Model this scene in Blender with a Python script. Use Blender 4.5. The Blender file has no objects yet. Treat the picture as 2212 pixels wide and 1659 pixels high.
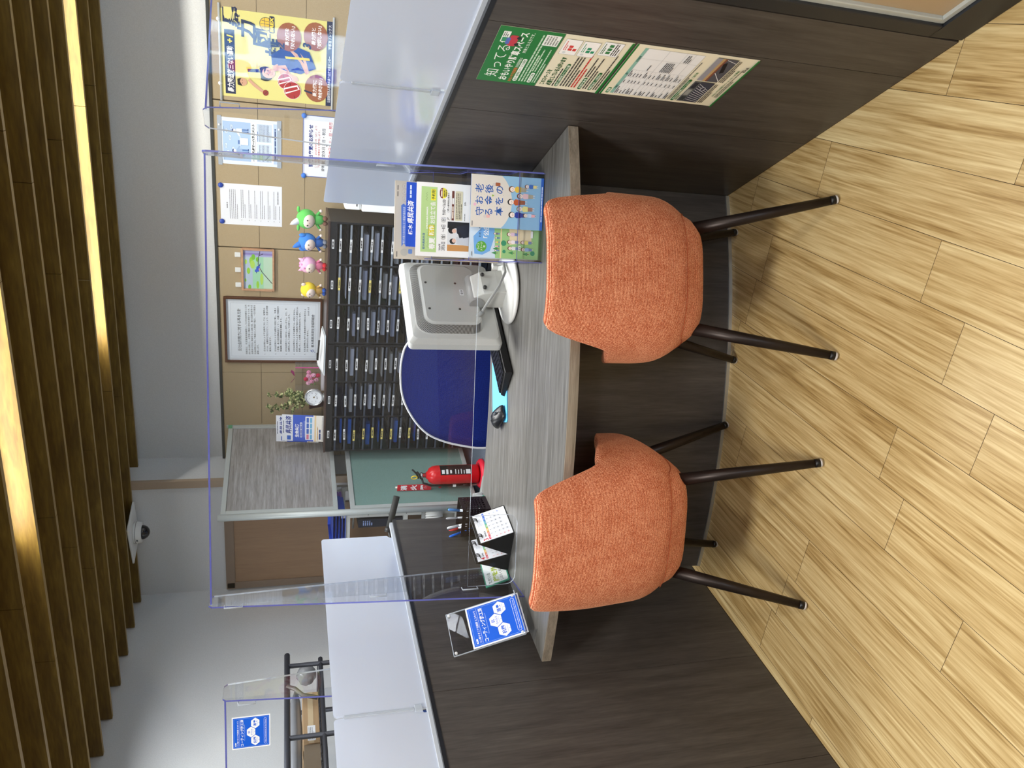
import bpy, bmesh, math, random
from math import sin, cos, pi, radians, atan, hypot
from mathutils import Vector, Matrix, Euler
random.seed(7)
SC = bpy.context.scene
COL = SC.collection

# ---------------------------------------------------------------- camera, world, lamps, exposure
P_ = atan(1661 / 5633); TH = radians(24.9)
F_ = Vector((-sin(TH) * cos(P_), cos(TH) * cos(P_), -sin(P_)))
U_ = Vector((-sin(TH) * sin(P_), cos(TH) * sin(P_), cos(P_)))
R_ = Vector((cos(TH), sin(TH), 0))
cam = bpy.data.cameras.new('camera'); camo = bpy.data.objects.new('camera', cam); COL.objects.link(camo)
M3 = Matrix((-U_, R_, -F_)).transposed()
camo.matrix_world = Matrix.Translation((0, 0, 1.44)) @ M3.to_4x4()
cam.sensor_fit = 'HORIZONTAL'; cam.sensor_width = 36; cam.lens = 1661 * 36 / 2212; cam.clip_start = 0.02
SC.camera = camo
SC.view_settings.view_transform = 'Standard'; SC.view_settings.look = 'None'
SC.view_settings.gamma = 1; SC.view_settings.use_curve_mapping = False
SC.view_settings.exposure = 0.5
w = bpy.data.worlds.new('daylight'); SC.world = w; w.use_nodes = True
wn = w.node_tree; bg = wn.nodes['Background']
bg.inputs[0].default_value = (0.60, 0.78, 1.0, 1); bg.inputs[1].default_value = 13.0

def area(name, loc, sx, sy, power, col=(1, 1, 1), rot=(0, 0, 0), spread=180):
    l = bpy.data.lights.new(name, 'AREA'); l.shape = 'RECTANGLE'; l.size = sx; l.size_y = sy
    l.energy = power; l.color = col; l.spread = radians(spread)
    o = bpy.data.objects.new(name, l); o.location = loc; o.rotation_euler = rot; COL.objects.link(o); return o
WARM = (1, .96, .90)
area('hall_lamp', (0.75, 0.85, 2.42), .6, .3, 30, WARM)
area('hall_lamp', (-0.9, 0.45, 2.42), .6, .3, 28, WARM)
area('hall_lamp', (0.6, -0.9, 2.42), .8, .3, 24, WARM)
area('hall_lamp', (-2.4, 0.6, 2.42), .3, .6, 9, WARM)
area('office_lamp_and_fill', (-1.0, 3.55, 2.43), 2.2, .12, 26, (.97, .98, 1), spread=150)
area('office_lamp_and_fill', (-1.2, 2.75, 2.43), 2.2, .12, 18, (.97, .98, 1), spread=150)
area('office_lamp_and_fill', (1.3, 3.6, 2.43), 1.2, .2, 24, (.97, .98, 1), spread=150)
area('office_lamp_and_fill', (-3.35, 2.7, 2.42), .2, 1.8, 16, (.93, .97, 1), spread=165)  # added cool fill without a fixture, brightens the left wall
area('strip_lamp', (-.45, 4.575, 2.53), 2.9, .02, 27, (1, .97, .88), (0, 0, radians(1.15)))
area('strip_lamp', (-1.05, 2.99, 2.55), 2.2, .02, 14, (1, .97, .88), (0, 0, radians(1.15)))

# ---------------------------------------------------------------- materials
def s2l(c):
    return tuple(((v / 255) / 12.92 if v / 255 <= .04045 else ((v / 255 + .055) / 1.055) ** 2.4) for v in c[:3]) + (1,)
MC = {}
def mat(name, col, rough=.5, metal=0, trans=0, ior=1.45, emit=0, alpha=1, spec=.5, coat=0):
    if name in MC: return MC[name]
    m = bpy.data.materials.new(name); m.use_nodes = True; MC[name] = m
    b = m.node_tree.nodes['Principled BSDF']
    b.inputs['Base Color'].default_value = s2l(col); b.inputs['Roughness'].default_value = rough
    b.inputs['Metallic'].default_value = metal; b.inputs['Transmission Weight'].default_value = trans
    b.inputs['IOR'].default_value = ior; b.inputs['Alpha'].default_value = alpha
    b.inputs['Specular IOR Level'].default_value = spec; b.inputs['Coat Weight'].default_value = coat
    if emit:
        b.inputs['Emission Color'].default_value = s2l(col); b.inputs['Emission Strength'].default_value = emit
    return m
def pm(col, rough=.55):
    return mat('print_%02x%02x%02x' % tuple(col) + ('' if rough == .55 else '_gloss'), col, rough)
def N(m, t, **kw):
    n = m.node_tree.nodes.new(t)
    for k, v in kw.items():
        if k.startswith('i_'): n.inputs[k[2:].replace('_', ' ')].default_value = v
        else: setattr(n, k, v)
    return n
def L(m, a, b): m.node_tree.links.new(a, b)
def ramp(m, stops):
    r = N(m, 'ShaderNodeValToRGB'); e = r.color_ramp.elements
    while len(e) > 1: e.remove(e[-1])
    e[0].position = stops[0][0]; e[0].color = s2l(stops[0][1])
    for p, c in stops[1:]:
        x = e.new(p); x.color = s2l(c)
    return r
def bumpy(m, src, strength, dist=.001):
    b = N(m, 'ShaderNodeBump'); b.inputs['Strength'].default_value = strength; b.inputs['Distance'].default_value = dist
    L(m, src, b.inputs['Height']); L(m, b.outputs[0], m.node_tree.nodes['Principled BSDF'].inputs['Normal'])
def grain(name, stops, scale, rough=.45, bump=.1, sc=1.0, coord='Object', rand=False, spec=.5, dist=.6):
    """streaky wood grain; scale is the mapping scale (small along the grain)"""
    m = mat(name, (128, 128, 128), rough, spec=spec); bs = m.node_tree.nodes['Principled BSDF']
    tc = N(m, 'ShaderNodeTexCoord'); mp = N(m, 'ShaderNodeMapping'); mp.inputs['Scale'].default_value = scale
    L(m, tc.outputs[coord], mp.inputs[0]); vec = mp.outputs[0]
    if rand:
        at = N(m, 'ShaderNodeAttribute', attribute_name='plank'); ad = N(m, 'ShaderNodeVectorMath', operation='MULTIPLY_ADD')
        ad.inputs[1].default_value = (37, 23, 11); L(m, at.outputs['Color'], ad.inputs[0]); L(m, vec, ad.inputs[2]); vec = ad.outputs[0]
    n1 = N(m, 'ShaderNodeTexNoise'); n1.inputs['Scale'].default_value = 5 * sc; n1.inputs['Detail'].default_value = 6; n1.inputs['Distortion'].default_value = dist
    n2 = N(m, 'ShaderNodeTexNoise'); n2.inputs['Scale'].default_value = 26 * sc; n2.inputs['Detail'].default_value = 4; n2.inputs['Distortion'].default_value = .2
    L(m, vec, n1.inputs[0]); L(m, vec, n2.inputs[0])
    mx = N(m, 'ShaderNodeMix'); mx.inputs[0].default_value = .42
    L(m, n1.outputs[0], mx.inputs[2]); L(m, n2.outputs[0], mx.inputs[3])
    src = mx.outputs[0]
    if rand:
        at2 = N(m, 'ShaderNodeSeparateColor'); L(m, at.outputs['Color'], at2.inputs[0])
        mr = N(m, 'ShaderNodeMapRange'); mr.inputs['To Min'].default_value = -.035; mr.inputs['To Max'].default_value = .035
        L(m, at2.outputs[2], mr.inputs[0]); ad2 = N(m, 'ShaderNodeMath', operation='ADD'); L(m, src, ad2.inputs[0]); L(m, mr.outputs[0], ad2.inputs[1]); src = ad2.outputs[0]
    r = ramp(m, stops); L(m, src, r.inputs[0]); L(m, r.outputs[0], bs.inputs['Base Color'])
    if bump: bumpy(m, src, bump)
    return m
def speck(name, c1, c2, scale, rough=.9, bump=.2, detail=2, lo=.42, hi=.58):
    m = mat(name, c1, rough); bs = m.node_tree.nodes['Principled BSDF']
    tc = N(m, 'ShaderNodeTexCoord'); n = N(m, 'ShaderNodeTexNoise'); n.inputs['Scale'].default_value = scale; n.inputs['Detail'].default_value = detail
    L(m, tc.outputs['Object'], n.inputs[0]); r = ramp(m, [(lo, c1), (hi, c2)]); L(m, n.outputs[0], r.inputs[0]); L(m, r.outputs[0], bs.inputs['Base Color'])
    if bump: bumpy(m, n.outputs[0], bump)
    return m
FLOOR = grain('floor_wood', [(.27, (124, 94, 52)), (.39, (172, 143, 90)), (.5, (200, 174, 122)), (.61, (218, 197, 146)), (.72, (234, 217, 168))], (8, .3, 1), .4, .1, 1, rand=True, dist=1.3)
GAP = mat('plank_gap', (58, 40, 20), .8)
DARKW = grain('dark_laminate', [(.30, (52, 49, 47)), (.45, (66, 62, 60)), (.58, (75, 71, 68)), (.72, (86, 82, 78))], (7, 7, .55), .38, .05, 1.1, dist=.25)
TOPW = grain('grey_laminate', [(.30, (70, 70, 67)), (.43, (92, 91, 87)), (.55, (108, 107, 104)), (.68, (130, 129, 127))], (.5, 12, 3), .36, .05, 1.2, dist=.2)
EDGEW = grain('grey_brown_edge', [(.3, (96, 88, 78)), (.5, (126, 117, 105)), (.7, (146, 138, 126))], (.5, 12, 12), .4, .05, 1.2, dist=.2)
SLAT = grain('cedar_slat', [(.28, (86, 64, 24)), (.45, (108, 84, 34)), (.6, (126, 101, 42)), (.74, (148, 122, 58))], (.45, 8, 3.5), .55, .08, 1, dist=.9)
WHITE = speck('white_wall_paper', (212, 213, 213), (219, 220, 220), 260, .9, .04)
TAN = speck('tan_panel', (176, 157, 125), (170, 151, 119), 240, .85, .015)
CARPET = speck('office_carpet', (62, 72, 88), (112, 122, 136), 260, .95, .6)
ALU = mat('aluminium', (196, 200, 202), .32, .85)
ALUW = mat('frame_grey', (188, 194, 192), .42, .25)
BLACKP = mat('black_plastic', (20, 20, 22), .4)
BLACKM = mat('black_metal', (28, 28, 31), .45, .4)
DKLEG = mat('dark_brown_metal', (46, 38, 35), .38, .55)
WHITEP = mat('white_plastic', (226, 228, 226), .38)
GREYP = mat('warm_grey_plastic', (198, 199, 194), .4)
MIDG = mat('mid_grey_plastic', (150, 152, 150), .45)
PAPER = mat('paper', (238, 240, 243), .6)
RED = mat('extinguisher_red', (200, 22, 30), .22)
REDS = mat('stand_red', (214, 40, 62), .4)
CHROME = mat('chrome', (200, 200, 200), .2, 1)
ACR = None
def glassy(name, tint, refl=.06, rough=0.0, edge=None):
    """clear acrylic sheet: tinted straight-through transmission plus fresnel gloss"""
    m = mat(name, (255, 255, 255)); nt = m.node_tree; nt.nodes.remove(nt.nodes['Principled BSDF'])
    t = N(m, 'ShaderNodeBsdfTransparent'); t.inputs[0].default_value = tint
    g = N(m, 'ShaderNodeBsdfGlossy'); g.inputs['Roughness'].default_value = rough
    lw = N(m, 'ShaderNodeLayerWeight'); lw.inputs['Blend'].default_value = .5
    p5 = N(m, 'ShaderNodeMath', operation='POWER'); p5.inputs[1].default_value = 4.6; L(m, lw.outputs['Facing'], p5.inputs[0])
    f = N(m, 'ShaderNodeMath', operation='MULTIPLY_ADD'); f.inputs[1].default_value = .75; f.inputs[2].default_value = .034; L(m, p5.outputs[0], f.inputs[0])
    mx = N(m, 'ShaderNodeMixShader'); L(m, f.outputs[0], mx.inputs[0]); L(m, t.outputs[0], mx.inputs[1]); L(m, g.outputs[0], mx.inputs[2])
    L(m, mx.outputs[0], nt.nodes['Material Output'].inputs[0]); return m
ACR = glassy('clear_acrylic', (.955, .965, .98, 1))
ACRE = mat('acrylic_edge_blue', (112, 118, 205), .15, 0, .35, spec=.8)
ACRC = mat('acrylic_edge_clear', (214, 224, 236), .12, 0, .45, spec=.8)
def frosted(name, col, rough, tr=.5):
    m = mat(name, (255, 255, 255)); nt = m.node_tree; nt.nodes.remove(nt.nodes['Principled BSDF'])
    d = N(m, 'ShaderNodeBsdfDiffuse'); d.inputs[0].default_value = s2l(col); t = N(m, 'ShaderNodeBsdfTranslucent'); t.inputs[0].default_value = s2l(col)
    g = N(m, 'ShaderNodeBsdfGlossy'); g.inputs['Roughness'].default_value = rough; m1 = N(m, 'ShaderNodeMixShader'); m1.inputs[0].default_value = tr
    L(m, d.outputs[0], m1.inputs[1]); L(m, t.outputs[0], m1.inputs[2])
    lw = N(m, 'ShaderNodeLayerWeight'); p5 = N(m, 'ShaderNodeMath', operation='POWER'); p5.inputs[1].default_value = 2.5; L(m, lw.outputs['Facing'], p5.inputs[0])
    f = N(m, 'ShaderNodeMath', operation='MULTIPLY_ADD'); f.inputs[1].default_value = .9; f.inputs[2].default_value = .12; L(m, p5.outputs[0], f.inputs[0])
    mx = N(m, 'ShaderNodeMixShader'); L(m, f.outputs[0], mx.inputs[0]); L(m, m1.outputs[0], mx.inputs[1]); L(m, g.outputs[0], mx.inputs[2]); L(m, mx.outputs[0], nt.nodes['Material Output'].inputs[0]); return m
FROST = frosted('frosted_pane', (232, 239, 252), .14)
GLASS = glassy('window_glass', (.93, .96, .97, 1))
SMOKE = glassy('smoke_plastic', (.55, .58, .62, 1), rough=.03)

def fabric():
    m = mat('orange_weave', (205, 112, 72), .95, spec=.2); bs = m.node_tree.nodes['Principled BSDF']
    tc = N(m, 'ShaderNodeTexCoord')
    wv = N(m, 'ShaderNodeTexWave', wave_type='BANDS', bands_direction='Z'); wv.inputs['Scale'].default_value = 88; wv.inputs['Distortion'].default_value = 1.6; wv.inputs['Detail'].default_value = 2; wv.inputs['Detail Scale'].default_value = 3
    L(m, tc.outputs['Object'], wv.inputs[0])
    n2 = N(m, 'ShaderNodeTexNoise'); n2.inputs['Scale'].default_value = 330; n2.inputs['Detail'].default_value = 2; L(m, tc.outputs['Object'], n2.inputs[0])
    n3 = N(m, 'ShaderNodeTexNoise'); n3.inputs['Scale'].default_value = 24; L(m, tc.outputs['Object'], n3.inputs[0])
    mx = N(m, 'ShaderNodeMix'); mx.inputs[0].default_value = .68; L(m, wv.outputs[0], mx.inputs[2]); L(m, n2.outputs[0], mx.inputs[3])
    my = N(m, 'ShaderNodeMix'); my.inputs[0].default_value = .15; L(m, mx.outputs[0], my.inputs[2]); L(m, n3.outputs[0], my.inputs[3])
    r = ramp(m, [(.34, (146, 70, 46)), (.46, (190, 102, 70)), (.55, (212, 128, 94)), (.66, (240, 184, 150))]); L(m, my.outputs[0], r.inputs[0]); L(m, r.outputs[0], bs.inputs['Base Color'])
    bs.inputs['Sheen Weight'].default_value = .3; bs.inputs['Sheen Roughness'].default_value = .4
    bs.inputs['Sheen Tint'].default_value = s2l((250, 190, 150))
    bumpy(m, my.outputs[0], .5, .0012); return m
FAB = fabric()
def meshfab():
    m = mat('navy_mesh', (16, 34, 110), .8, spec=.3); bs = m.node_tree.nodes['Principled BSDF']
    tc = N(m, 'ShaderNodeTexCoord'); mp = N(m, 'ShaderNodeMapping'); mp.inputs['Rotation'].default_value = (0, radians(45), 0); mp.inputs['Scale'].default_value = (330, 330, 330)
    L(m, tc.outputs['Object'], mp.inputs[0]); c = N(m, 'ShaderNodeTexChecker'); c.inputs['Scale'].default_value = 1
    c.inputs[1].default_value = s2l((10, 28, 104)); c.inputs[2].default_value = s2l((24, 50, 146)); L(m, mp.outputs[0], c.inputs[0]); L(m, c.outputs[0], bs.inputs['Base Color']); return m
NAVY = meshfab()

# ---------------------------------------------------------------- object helpers
def tag(o, label=None, cat=None, group=None, kind=None):
    if label: o['label'] = label
    if cat: o['category'] = cat
    if group: o['group'] = group
    if kind: o['kind'] = kind
    return o
def thing(name, label, cat, loc=(0, 0, 0), rz=0, group=None):
    o = bpy.data.objects.new(name, None); o.empty_display_size = .1; COL.objects.link(o)
    o.location = loc; o.rotation_euler = (0, 0, rz); return tag(o, label, cat, group)
class MB:
    def __init__(s): s.v = []; s.f = []; s.mi = []; s.sm = []
    def add(s, vs, fs, mi=0, sm=False, M=None):
        k = len(s.v)
        s.v += [tuple(M @ Vector(p)) if M else tuple(p) for p in vs]
        for f in fs: s.f.append(tuple(i + k for i in f)); s.mi.append(mi); s.sm.append(sm)
        return s
    def box(s, x0, y0, z0, x1, y1, z1, mi=0, M=None):
        v = [(x0, y0, z0), (x1, y0, z0), (x1, y1, z0), (x0, y1, z0), (x0, y0, z1), (x1, y0, z1), (x1, y1, z1), (x0, y1, z1)]
        return s.add(v, [(0, 3, 2, 1), (4, 5, 6, 7), (0, 1, 5, 4), (1, 2, 6, 5), (2, 3, 7, 6), (3, 0, 4, 7)], mi, False, M)
    def cbox(s, c, d, mi=0, M=None):
        return s.box(c[0] - d[0] / 2, c[1] - d[1] / 2, c[2] - d[2] / 2, c[0] + d[0] / 2, c[1] + d[1] / 2, c[2] + d[2] / 2, mi, M)
    def prism(s, pts, z0, z1, mi=0, M=None, sm=False):
        n = len(pts); v = [(p[0], p[1], z0) for p in pts] + [(p[0], p[1], z1) for p in pts]
        s.add(v, [tuple(range(n))[::-1], tuple(range(n, 2 * n))], mi, False, M)
        return s.add(v, [(i, (i + 1) % n, n + (i + 1) % n, n + i) for i in range(n)], mi, sm, M)
    def tube(s, pts, r, seg=12, mi=0, M=None, caps=True):
        pts = [Vector(p) for p in pts]; n = len(pts); rs = r if isinstance(r, (list, tuple)) else [r] * n
        v = []; prev = None
        for i, p in enumerate(pts):
            d = (pts[min(i + 1, n - 1)] - pts[max(i - 1, 0)]).normalized()
            if prev is None:
                a = Vector((0, 0, 1)) if abs(d.z) < .9 else Vector((1, 0, 0)); a = (a - d * a.dot(d)).normalized()
            else: a = (prev - d * prev.dot(d)).normalized()
            prev = a; b = d.cross(a)
            for k in range(seg):
                t = 2 * pi * k / seg; v.append(p + (a * cos(t) + b * sin(t)) * rs[i])
        f = [(i * seg + k, i * seg + (k + 1) % seg, (i + 1) * seg + (k + 1) % seg, (i + 1) * seg + k) for i in range(n - 1) for k in range(seg)]
        s.add(v, f, mi, True, M)
        if caps:
            s.add(v[:seg], [tuple(range(seg))[::-1]], mi, False, M); s.add(v[-seg:], [tuple(range(seg))], mi, False, M)
        return s
    def lathe(s, prof, c=(0, 0, 0), seg=24, mi=0, M=None):
        n = len(prof); v = [(c[0] + r * cos(2 * pi * k / seg), c[1] + r * sin(2 * pi * k / seg), c[2] + z) for r, z in prof for k in range(seg)]
        f = [(i * seg + k, i * seg + (k + 1) % seg, (i + 1) * seg + (k + 1) % seg, (i + 1) * seg + k) for i in range(n - 1) for k in range(seg)]
        return s.add(v, f, mi, True, M)
    def ball(s, c, r, seg=16, rings=10, mi=0, M=None):
        r = r if isinstance(r, (tuple, list)) else (r, r, r); v = []
        for i in range(rings + 1):
            a = pi * i / rings
            for k in range(seg):
                b = 2 * pi * k / seg; v.append((c[0] + r[0] * sin(a) * cos(b), c[1] + r[1] * sin(a) * sin(b), c[2] - r[2] * cos(a)))
        f = [(i * seg + k, i * seg + (k + 1) % seg, (i + 1) * seg + (k + 1) % seg, (i + 1) * seg + k) for i in range(rings) for k in range(seg)]
        return s.add(v, f, mi, True, M)
    def build(s, name, mats, parent=None, bevel=0, bseg=2, subsurf=0, wn=False, world=False):
        me = bpy.data.meshes.new(name); me.from_pydata(s.v, [], s.f)
        for m in (mats if isinstance(mats, (list, tuple)) else [mats]): me.materials.append(m)
        me.polygons.foreach_set('material_index', s.mi); me.polygons.foreach_set('use_smooth', s.sm); me.update()
        if subsurf or bevel or any(s.sm):
            bm = bmesh.new(); bm.from_mesh(me); bmesh.ops.remove_doubles(bm, verts=bm.verts, dist=1e-6); bm.to_mesh(me); bm.free()
        o = bpy.data.objects.new(name, me); COL.objects.link(o)
        if parent:
            o.parent = parent
            if world: o.matrix_parent_inverse = wmat(parent).inverted()
        if bevel:
            b = o.modifiers.new('b', 'BEVEL'); b.width = bevel; b.segments = bseg; b.limit_method = 'ANGLE'; b.angle_limit = radians(50)
        if subsurf:
            b = o.modifiers.new('s', 'SUBSURF'); b.levels = b.render_levels = subsurf
            for p in me.polygons: p.use_smooth = True
        return o
def wmat(o):
    m = o.matrix_basis.copy()
    return (wmat(o.parent) @ o.matrix_parent_inverse @ m) if o.parent else m
def frame(o, x, y=None, z=None):
    """matrix with origin o, x axis along x, y axis along y"""
    x = Vector(x).normalized(); y = Vector(y); y = (y - x * y.dot(x)).normalized(); z = x.cross(y)
    m = Matrix((x, y, z)).transposed().to_4x4(); m.translation = Vector(o); return m
def copy_tree(o, parent=None):
    c = o.copy(); COL.objects.link(c)
    if parent: c.parent = parent
    for ch in list(KIDS(o)): copy_tree(ch, c)
    return c
def KIDS(o): return [c for c in bpy.data.objects if c.parent == o]

# printed sheets: everything on a sheet is laid out in millimetres from its top left corner
_tc = {}
def text_geo(s, bold=0, shear=0):
    key = (s, bold, shear)
    if key in _tc: return _tc[key]
    cu = bpy.data.curves.new('t', 'FONT'); cu.body = s; cu.size = 1; cu.resolution_u = 2; cu.offset = bold; cu.shear = shear
    ob = bpy.data.objects.new('t', cu); COL.objects.link(ob)
    dg = bpy.context.evaluated_depsgraph_get(); me = ob.evaluated_get(dg).to_mesh()
    v = [(p.co.x, p.co.y) for p in me.vertices]; f = [tuple(p.vertices) for p in me.polygons]
    ob.evaluated_get(dg).to_mesh_clear(); bpy.data.objects.remove(ob); bpy.data.curves.remove(cu)
    _tc[key] = (v, f); return _tc[key]
class Sheet:
    def __init__(s, w, h, bg=(240, 241, 243), thick=.6, rough=.55, curl=0):
        s.w = w; s.h = h; s.mb = MB(); s.mats = []; s.lv = 0; s.rough = rough; s.curl = curl
        s.mb.box(0, -h, -thick, w, 0, 0, s.m(bg))
    def m(s, c):
        mm = c if not isinstance(c, tuple) else pm(c, s.rough)
        if mm not in s.mats: s.mats.append(mm)
        return s.mats.index(mm)
    def up(s): s.lv += 1; return .12 + s.lv * .022
    def poly(s, pts, c):
        z = s.up(); a = sum(pts[i][0] * pts[(i + 1) % len(pts)][1] - pts[(i + 1) % len(pts)][0] * pts[i][1] for i in range(len(pts)))
        p = [(x, -y, z) for x, y in pts]
        s.mb.add(p if a < 0 else p[::-1], [tuple(range(len(p)))], s.m(c)); return s
    def rect(s, x, y, w, h, c, r=0):
        if r:
            pts = []
            for cx, cy, a0 in ((x + w - r, y + r, -90), (x + w - r, y + h - r, 0), (x + r, y + h - r, 90), (x + r, y + r, 180)):
                for k in range(5): a = radians(a0 + 22.5 * k); pts.append((cx + r * cos(a), cy + r * sin(a)))
            return s.poly(pts, c)
        return s.poly([(x, y), (x + w, y), (x + w, y + h), (x, y + h)], c)
    def frame(s, x, y, w, h, t, c):
        s.rect(x, y, w, t, c); s.rect(x, y + h - t, w, t, c); s.rect(x, y, t, h, c); return s.rect(x + w - t, y, t, h, c)
    def circ(s, x, y, rx, c, ry=None, n=20):
        ry = ry or rx; return s.poly([(x + rx * cos(2 * pi * k / n), y + ry * sin(2 * pi * k / n)) for k in range(n)], c)
    def line(s, x0, y0, x1, y1, t, c):
        d = hypot(x1 - x0, y1 - y0) or 1; nx, ny = (y1 - y0) / d * t / 2, -(x1 - x0) / d * t / 2
        return s.poly([(x0 + nx, y0 + ny), (x1 + nx, y1 + ny), (x1 - nx, y1 - ny), (x0 - nx, y0 - ny)], c)
    def text(s, t, x, y, size, c=(30, 30, 34), bold=0, w=None, al='l', shear=0, rot=0):
        """baseline at y; size is the glyph height; w squeezes or widens to that width"""
        v, f = text_geo(t, bold, shear)
        if not v: return s
        x0 = min(p[0] for p in v); x1 = max(p[0] for p in v)
        sy = size; sx = (w / (x1 - x0)) if w else size; wd = (x1 - x0) * sx
        ox = x - (wd / 2 if al == 'c' else wd if al == 'r' else 0); z = s.up(); cr, sr = cos(rot), sin(rot)
        pts = []
        for px, py in v:
            a, b = (px - x0) * sx, py * sy; a, b = a * cr - b * sr, a * sr + b * cr
            pts.append((ox + a, -y + b, z))
        s.mb.add(pts, f, s.m(c)); return s
    def greek(s, x, y, w, n, pitch, t, c=(70, 72, 78), seed=1, last=.6):
        """lines of writing too small to read: broken dashes"""
        rr = random.Random(seed + int(x * 7 + y * 13)); z = s.up(); mi = s.m(c)
        for i in range(n):
            xx = x; end = x + (w if i < n - 1 else w * last); yy = y + i * pitch
            while xx < end:
                l = min(rr.uniform(1.5, 5) * t, end - xx)
                s.mb.add([(xx, -yy, z), (xx, -yy - t, z), (xx + l, -yy - t, z), (xx + l, -yy, z)], [(0, 1, 2, 3)], mi); xx += l + t * .45
        return s
    def build(s, name, M, parent=None, label=None, cat=None, group=None, world=False):
        mb = s.mb; mb.v = [(a / 1000, b / 1000, c / 1000) for a, b, c in mb.v]
        if s.curl:
            mb.v = [(a, b, c + s.curl * sin(pi * min(1, max(0, a * 1000 / s.w)))) for a, b, c in mb.v]
        o = mb.build(name, s.mats)
        if parent:
            o.parent = parent
            if world: o.matrix_parent_inverse = wmat(parent).inverted()
        o.matrix_basis = M; return tag(o, label, cat, group)
C0 = Vector((-1.675, 4.378, 0))
def PC(r, ph, z=0):
    a = radians(ph); return Vector((C0.x + r * sin(a), C0.y - r * cos(a), z))
# ---------------------------------------------------------------- the room
WY = 5.28
def struct(name, mb, m, **kw): return tag(mb.build(name, m, **kw), kind='structure')
def build_floor():
    mb = MB(); cols = []
    mb.box(-4.1, -3.1, -.05, 3.6, 5.4, -.0015, 1)
    cols += [(0, 0, 0)] * 6
    J = {0: [1.543], -2: [1.893, 1.307 - .35 + .0], -1: [.42], -3: [1.416, 2.195 - .0], -4: [1.278, 2.046], -5: [1.127], -6: [1.353, 2.1], -7: [1.262], -8: [1.004], -9: [1.509], -10: [.62], -11: [1.566]}
    rr = random.Random(3); W = .15
    for k in range(-27, 23):
        x0 = .006 + W * (k); x1 = x0 + W
        ys = sorted(J.get(k, [rr.uniform(.3, 1.4)])); lo, hi = ys[0], ys[-1]
        while lo > -3: lo -= rr.uniform(.8, .95); ys.append(lo)
        while hi < 5.3: hi += rr.uniform(.8, .95); ys.append(hi)
        ys = [max(-3.0, min(5.3, y)) for y in sorted(ys)]
        for a, b in zip(ys, ys[1:]):
            if b - a < .02: continue
            g = .0006
            mb.add([(x0 + g, a + g, 0), (x1 - g, a + g, 0), (x1 - g, b - g, 0), (x0 + g, b - g, 0)], [(0, 1, 2, 3)], 0)
            cols.append((rr.random(), rr.random(), rr.random()))
    o = struct('floor', mb, [FLOOR, GAP])
    ca = o.data.color_attributes.new('plank', 'FLOAT_COLOR', 'CORNER')
    for p, c in zip(o.data.polygons, cols):
        for li in p.loop_indices: ca.data[li].color = (*c, 1)
build_floor()
# raised office floor: carpet behind the curved counter
pts = [PC(1.93, a) for a in range(-40, 75, 4)]
ring = [(p.x, p.y) for p in pts]
ring = [(-4.02, ring[0][1])] + ring + [(3.0, ring[-1][1]), (3.0, 5.29), (-4.02, 5.29)]
struct('floor_office', MB().prism(ring, .002, .1), CARPET)
m = MB(); m.box(-3.06, 5.31, 0, 2.2, 5.45, 2.9); m.box(2.9, 5.31, 0, 3.1, 5.45, 2.9); m.box(2.2, 5.31, 2.1, 2.9, 5.45, 2.9); m.box(2.2, 5.31, 0, 2.9, 5.45, 1.1)
struct('wall_back', m, WHITE)
m = MB()
for x in (2.2, 2.84): m.box(x, 5.33, 1.1, x + .06, 5.40, 2.1)
m.box(2.2, 5.33, 1.1, 2.9, 5.40, 1.15); m.box(2.2, 5.33, 2.05, 2.9, 5.40, 2.1)
wb_ = struct('window_4', m, ALU); MB().box(2.22, 5.36, 1.12, 2.88, 5.365, 2.08).build('pane', GLASS, wb_)
m = MB(); m.box(-4.1, 4.97, 0, -3.06, 5.45, 2.9); struct('wall_back_left', m, WHITE)
struct('wall_left', MB().box(-4.16, -3.1, 0, -4.02, 5.0, 2.9), WHITE)
m = MB(); m.box(3.0, -3.1, 0, 3.12, 2.71, 2.9); m.box(3.0, 3.06, 0, 3.12, 5.45, 2.9); m.box(3.0, 2.71, 2.4, 3.12, 3.06, 2.9); m.box(3.0, 2.71, 0, 3.12, 3.06, .12)
struct('wall_right', m, WHITE)
m = MB(); m.box(3.03, 2.71, .12, 3.09, 2.725, 2.4); m.box(3.03, 3.045, .12, 3.09, 3.06, 2.4); m.box(3.03, 2.71, 1.02, 3.09, 3.06, 1.05)
wr_ = struct('window_3', m, ALU); MB().box(3.055, 2.725, .12, 3.06, 3.045, 2.4).build('pane', GLASS, wr_)
m = MB(); m.box(-4.1, -3.12, 0, 3.1, -3.0, .9); m.box(-4.1, -3.12, 2.25, 3.1, -3.0, 2.9); m.box(-4.1, -3.12, .9, 2.1, -3.0, 2.25); m.box(2.9, -3.12, .9, 3.1, -3.0, 2.25)
struct('wall_front', m, WHITE)
m = MB()
for x in (2.1, 2.86): m.box(x, -3.1, .9, x + .04, -3.02, 2.25, 0)
m.box(2.1, -3.1, .9, 2.9, -3.02, .94); m.box(2.1, -3.1, 2.21, 2.9, -3.02, 2.25)
wf = struct('window_2', m, ALU); MB().box(2.12, -3.065, .92, 2.88, -3.06, 2.23).build('pane', GLASS, wf)
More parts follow.
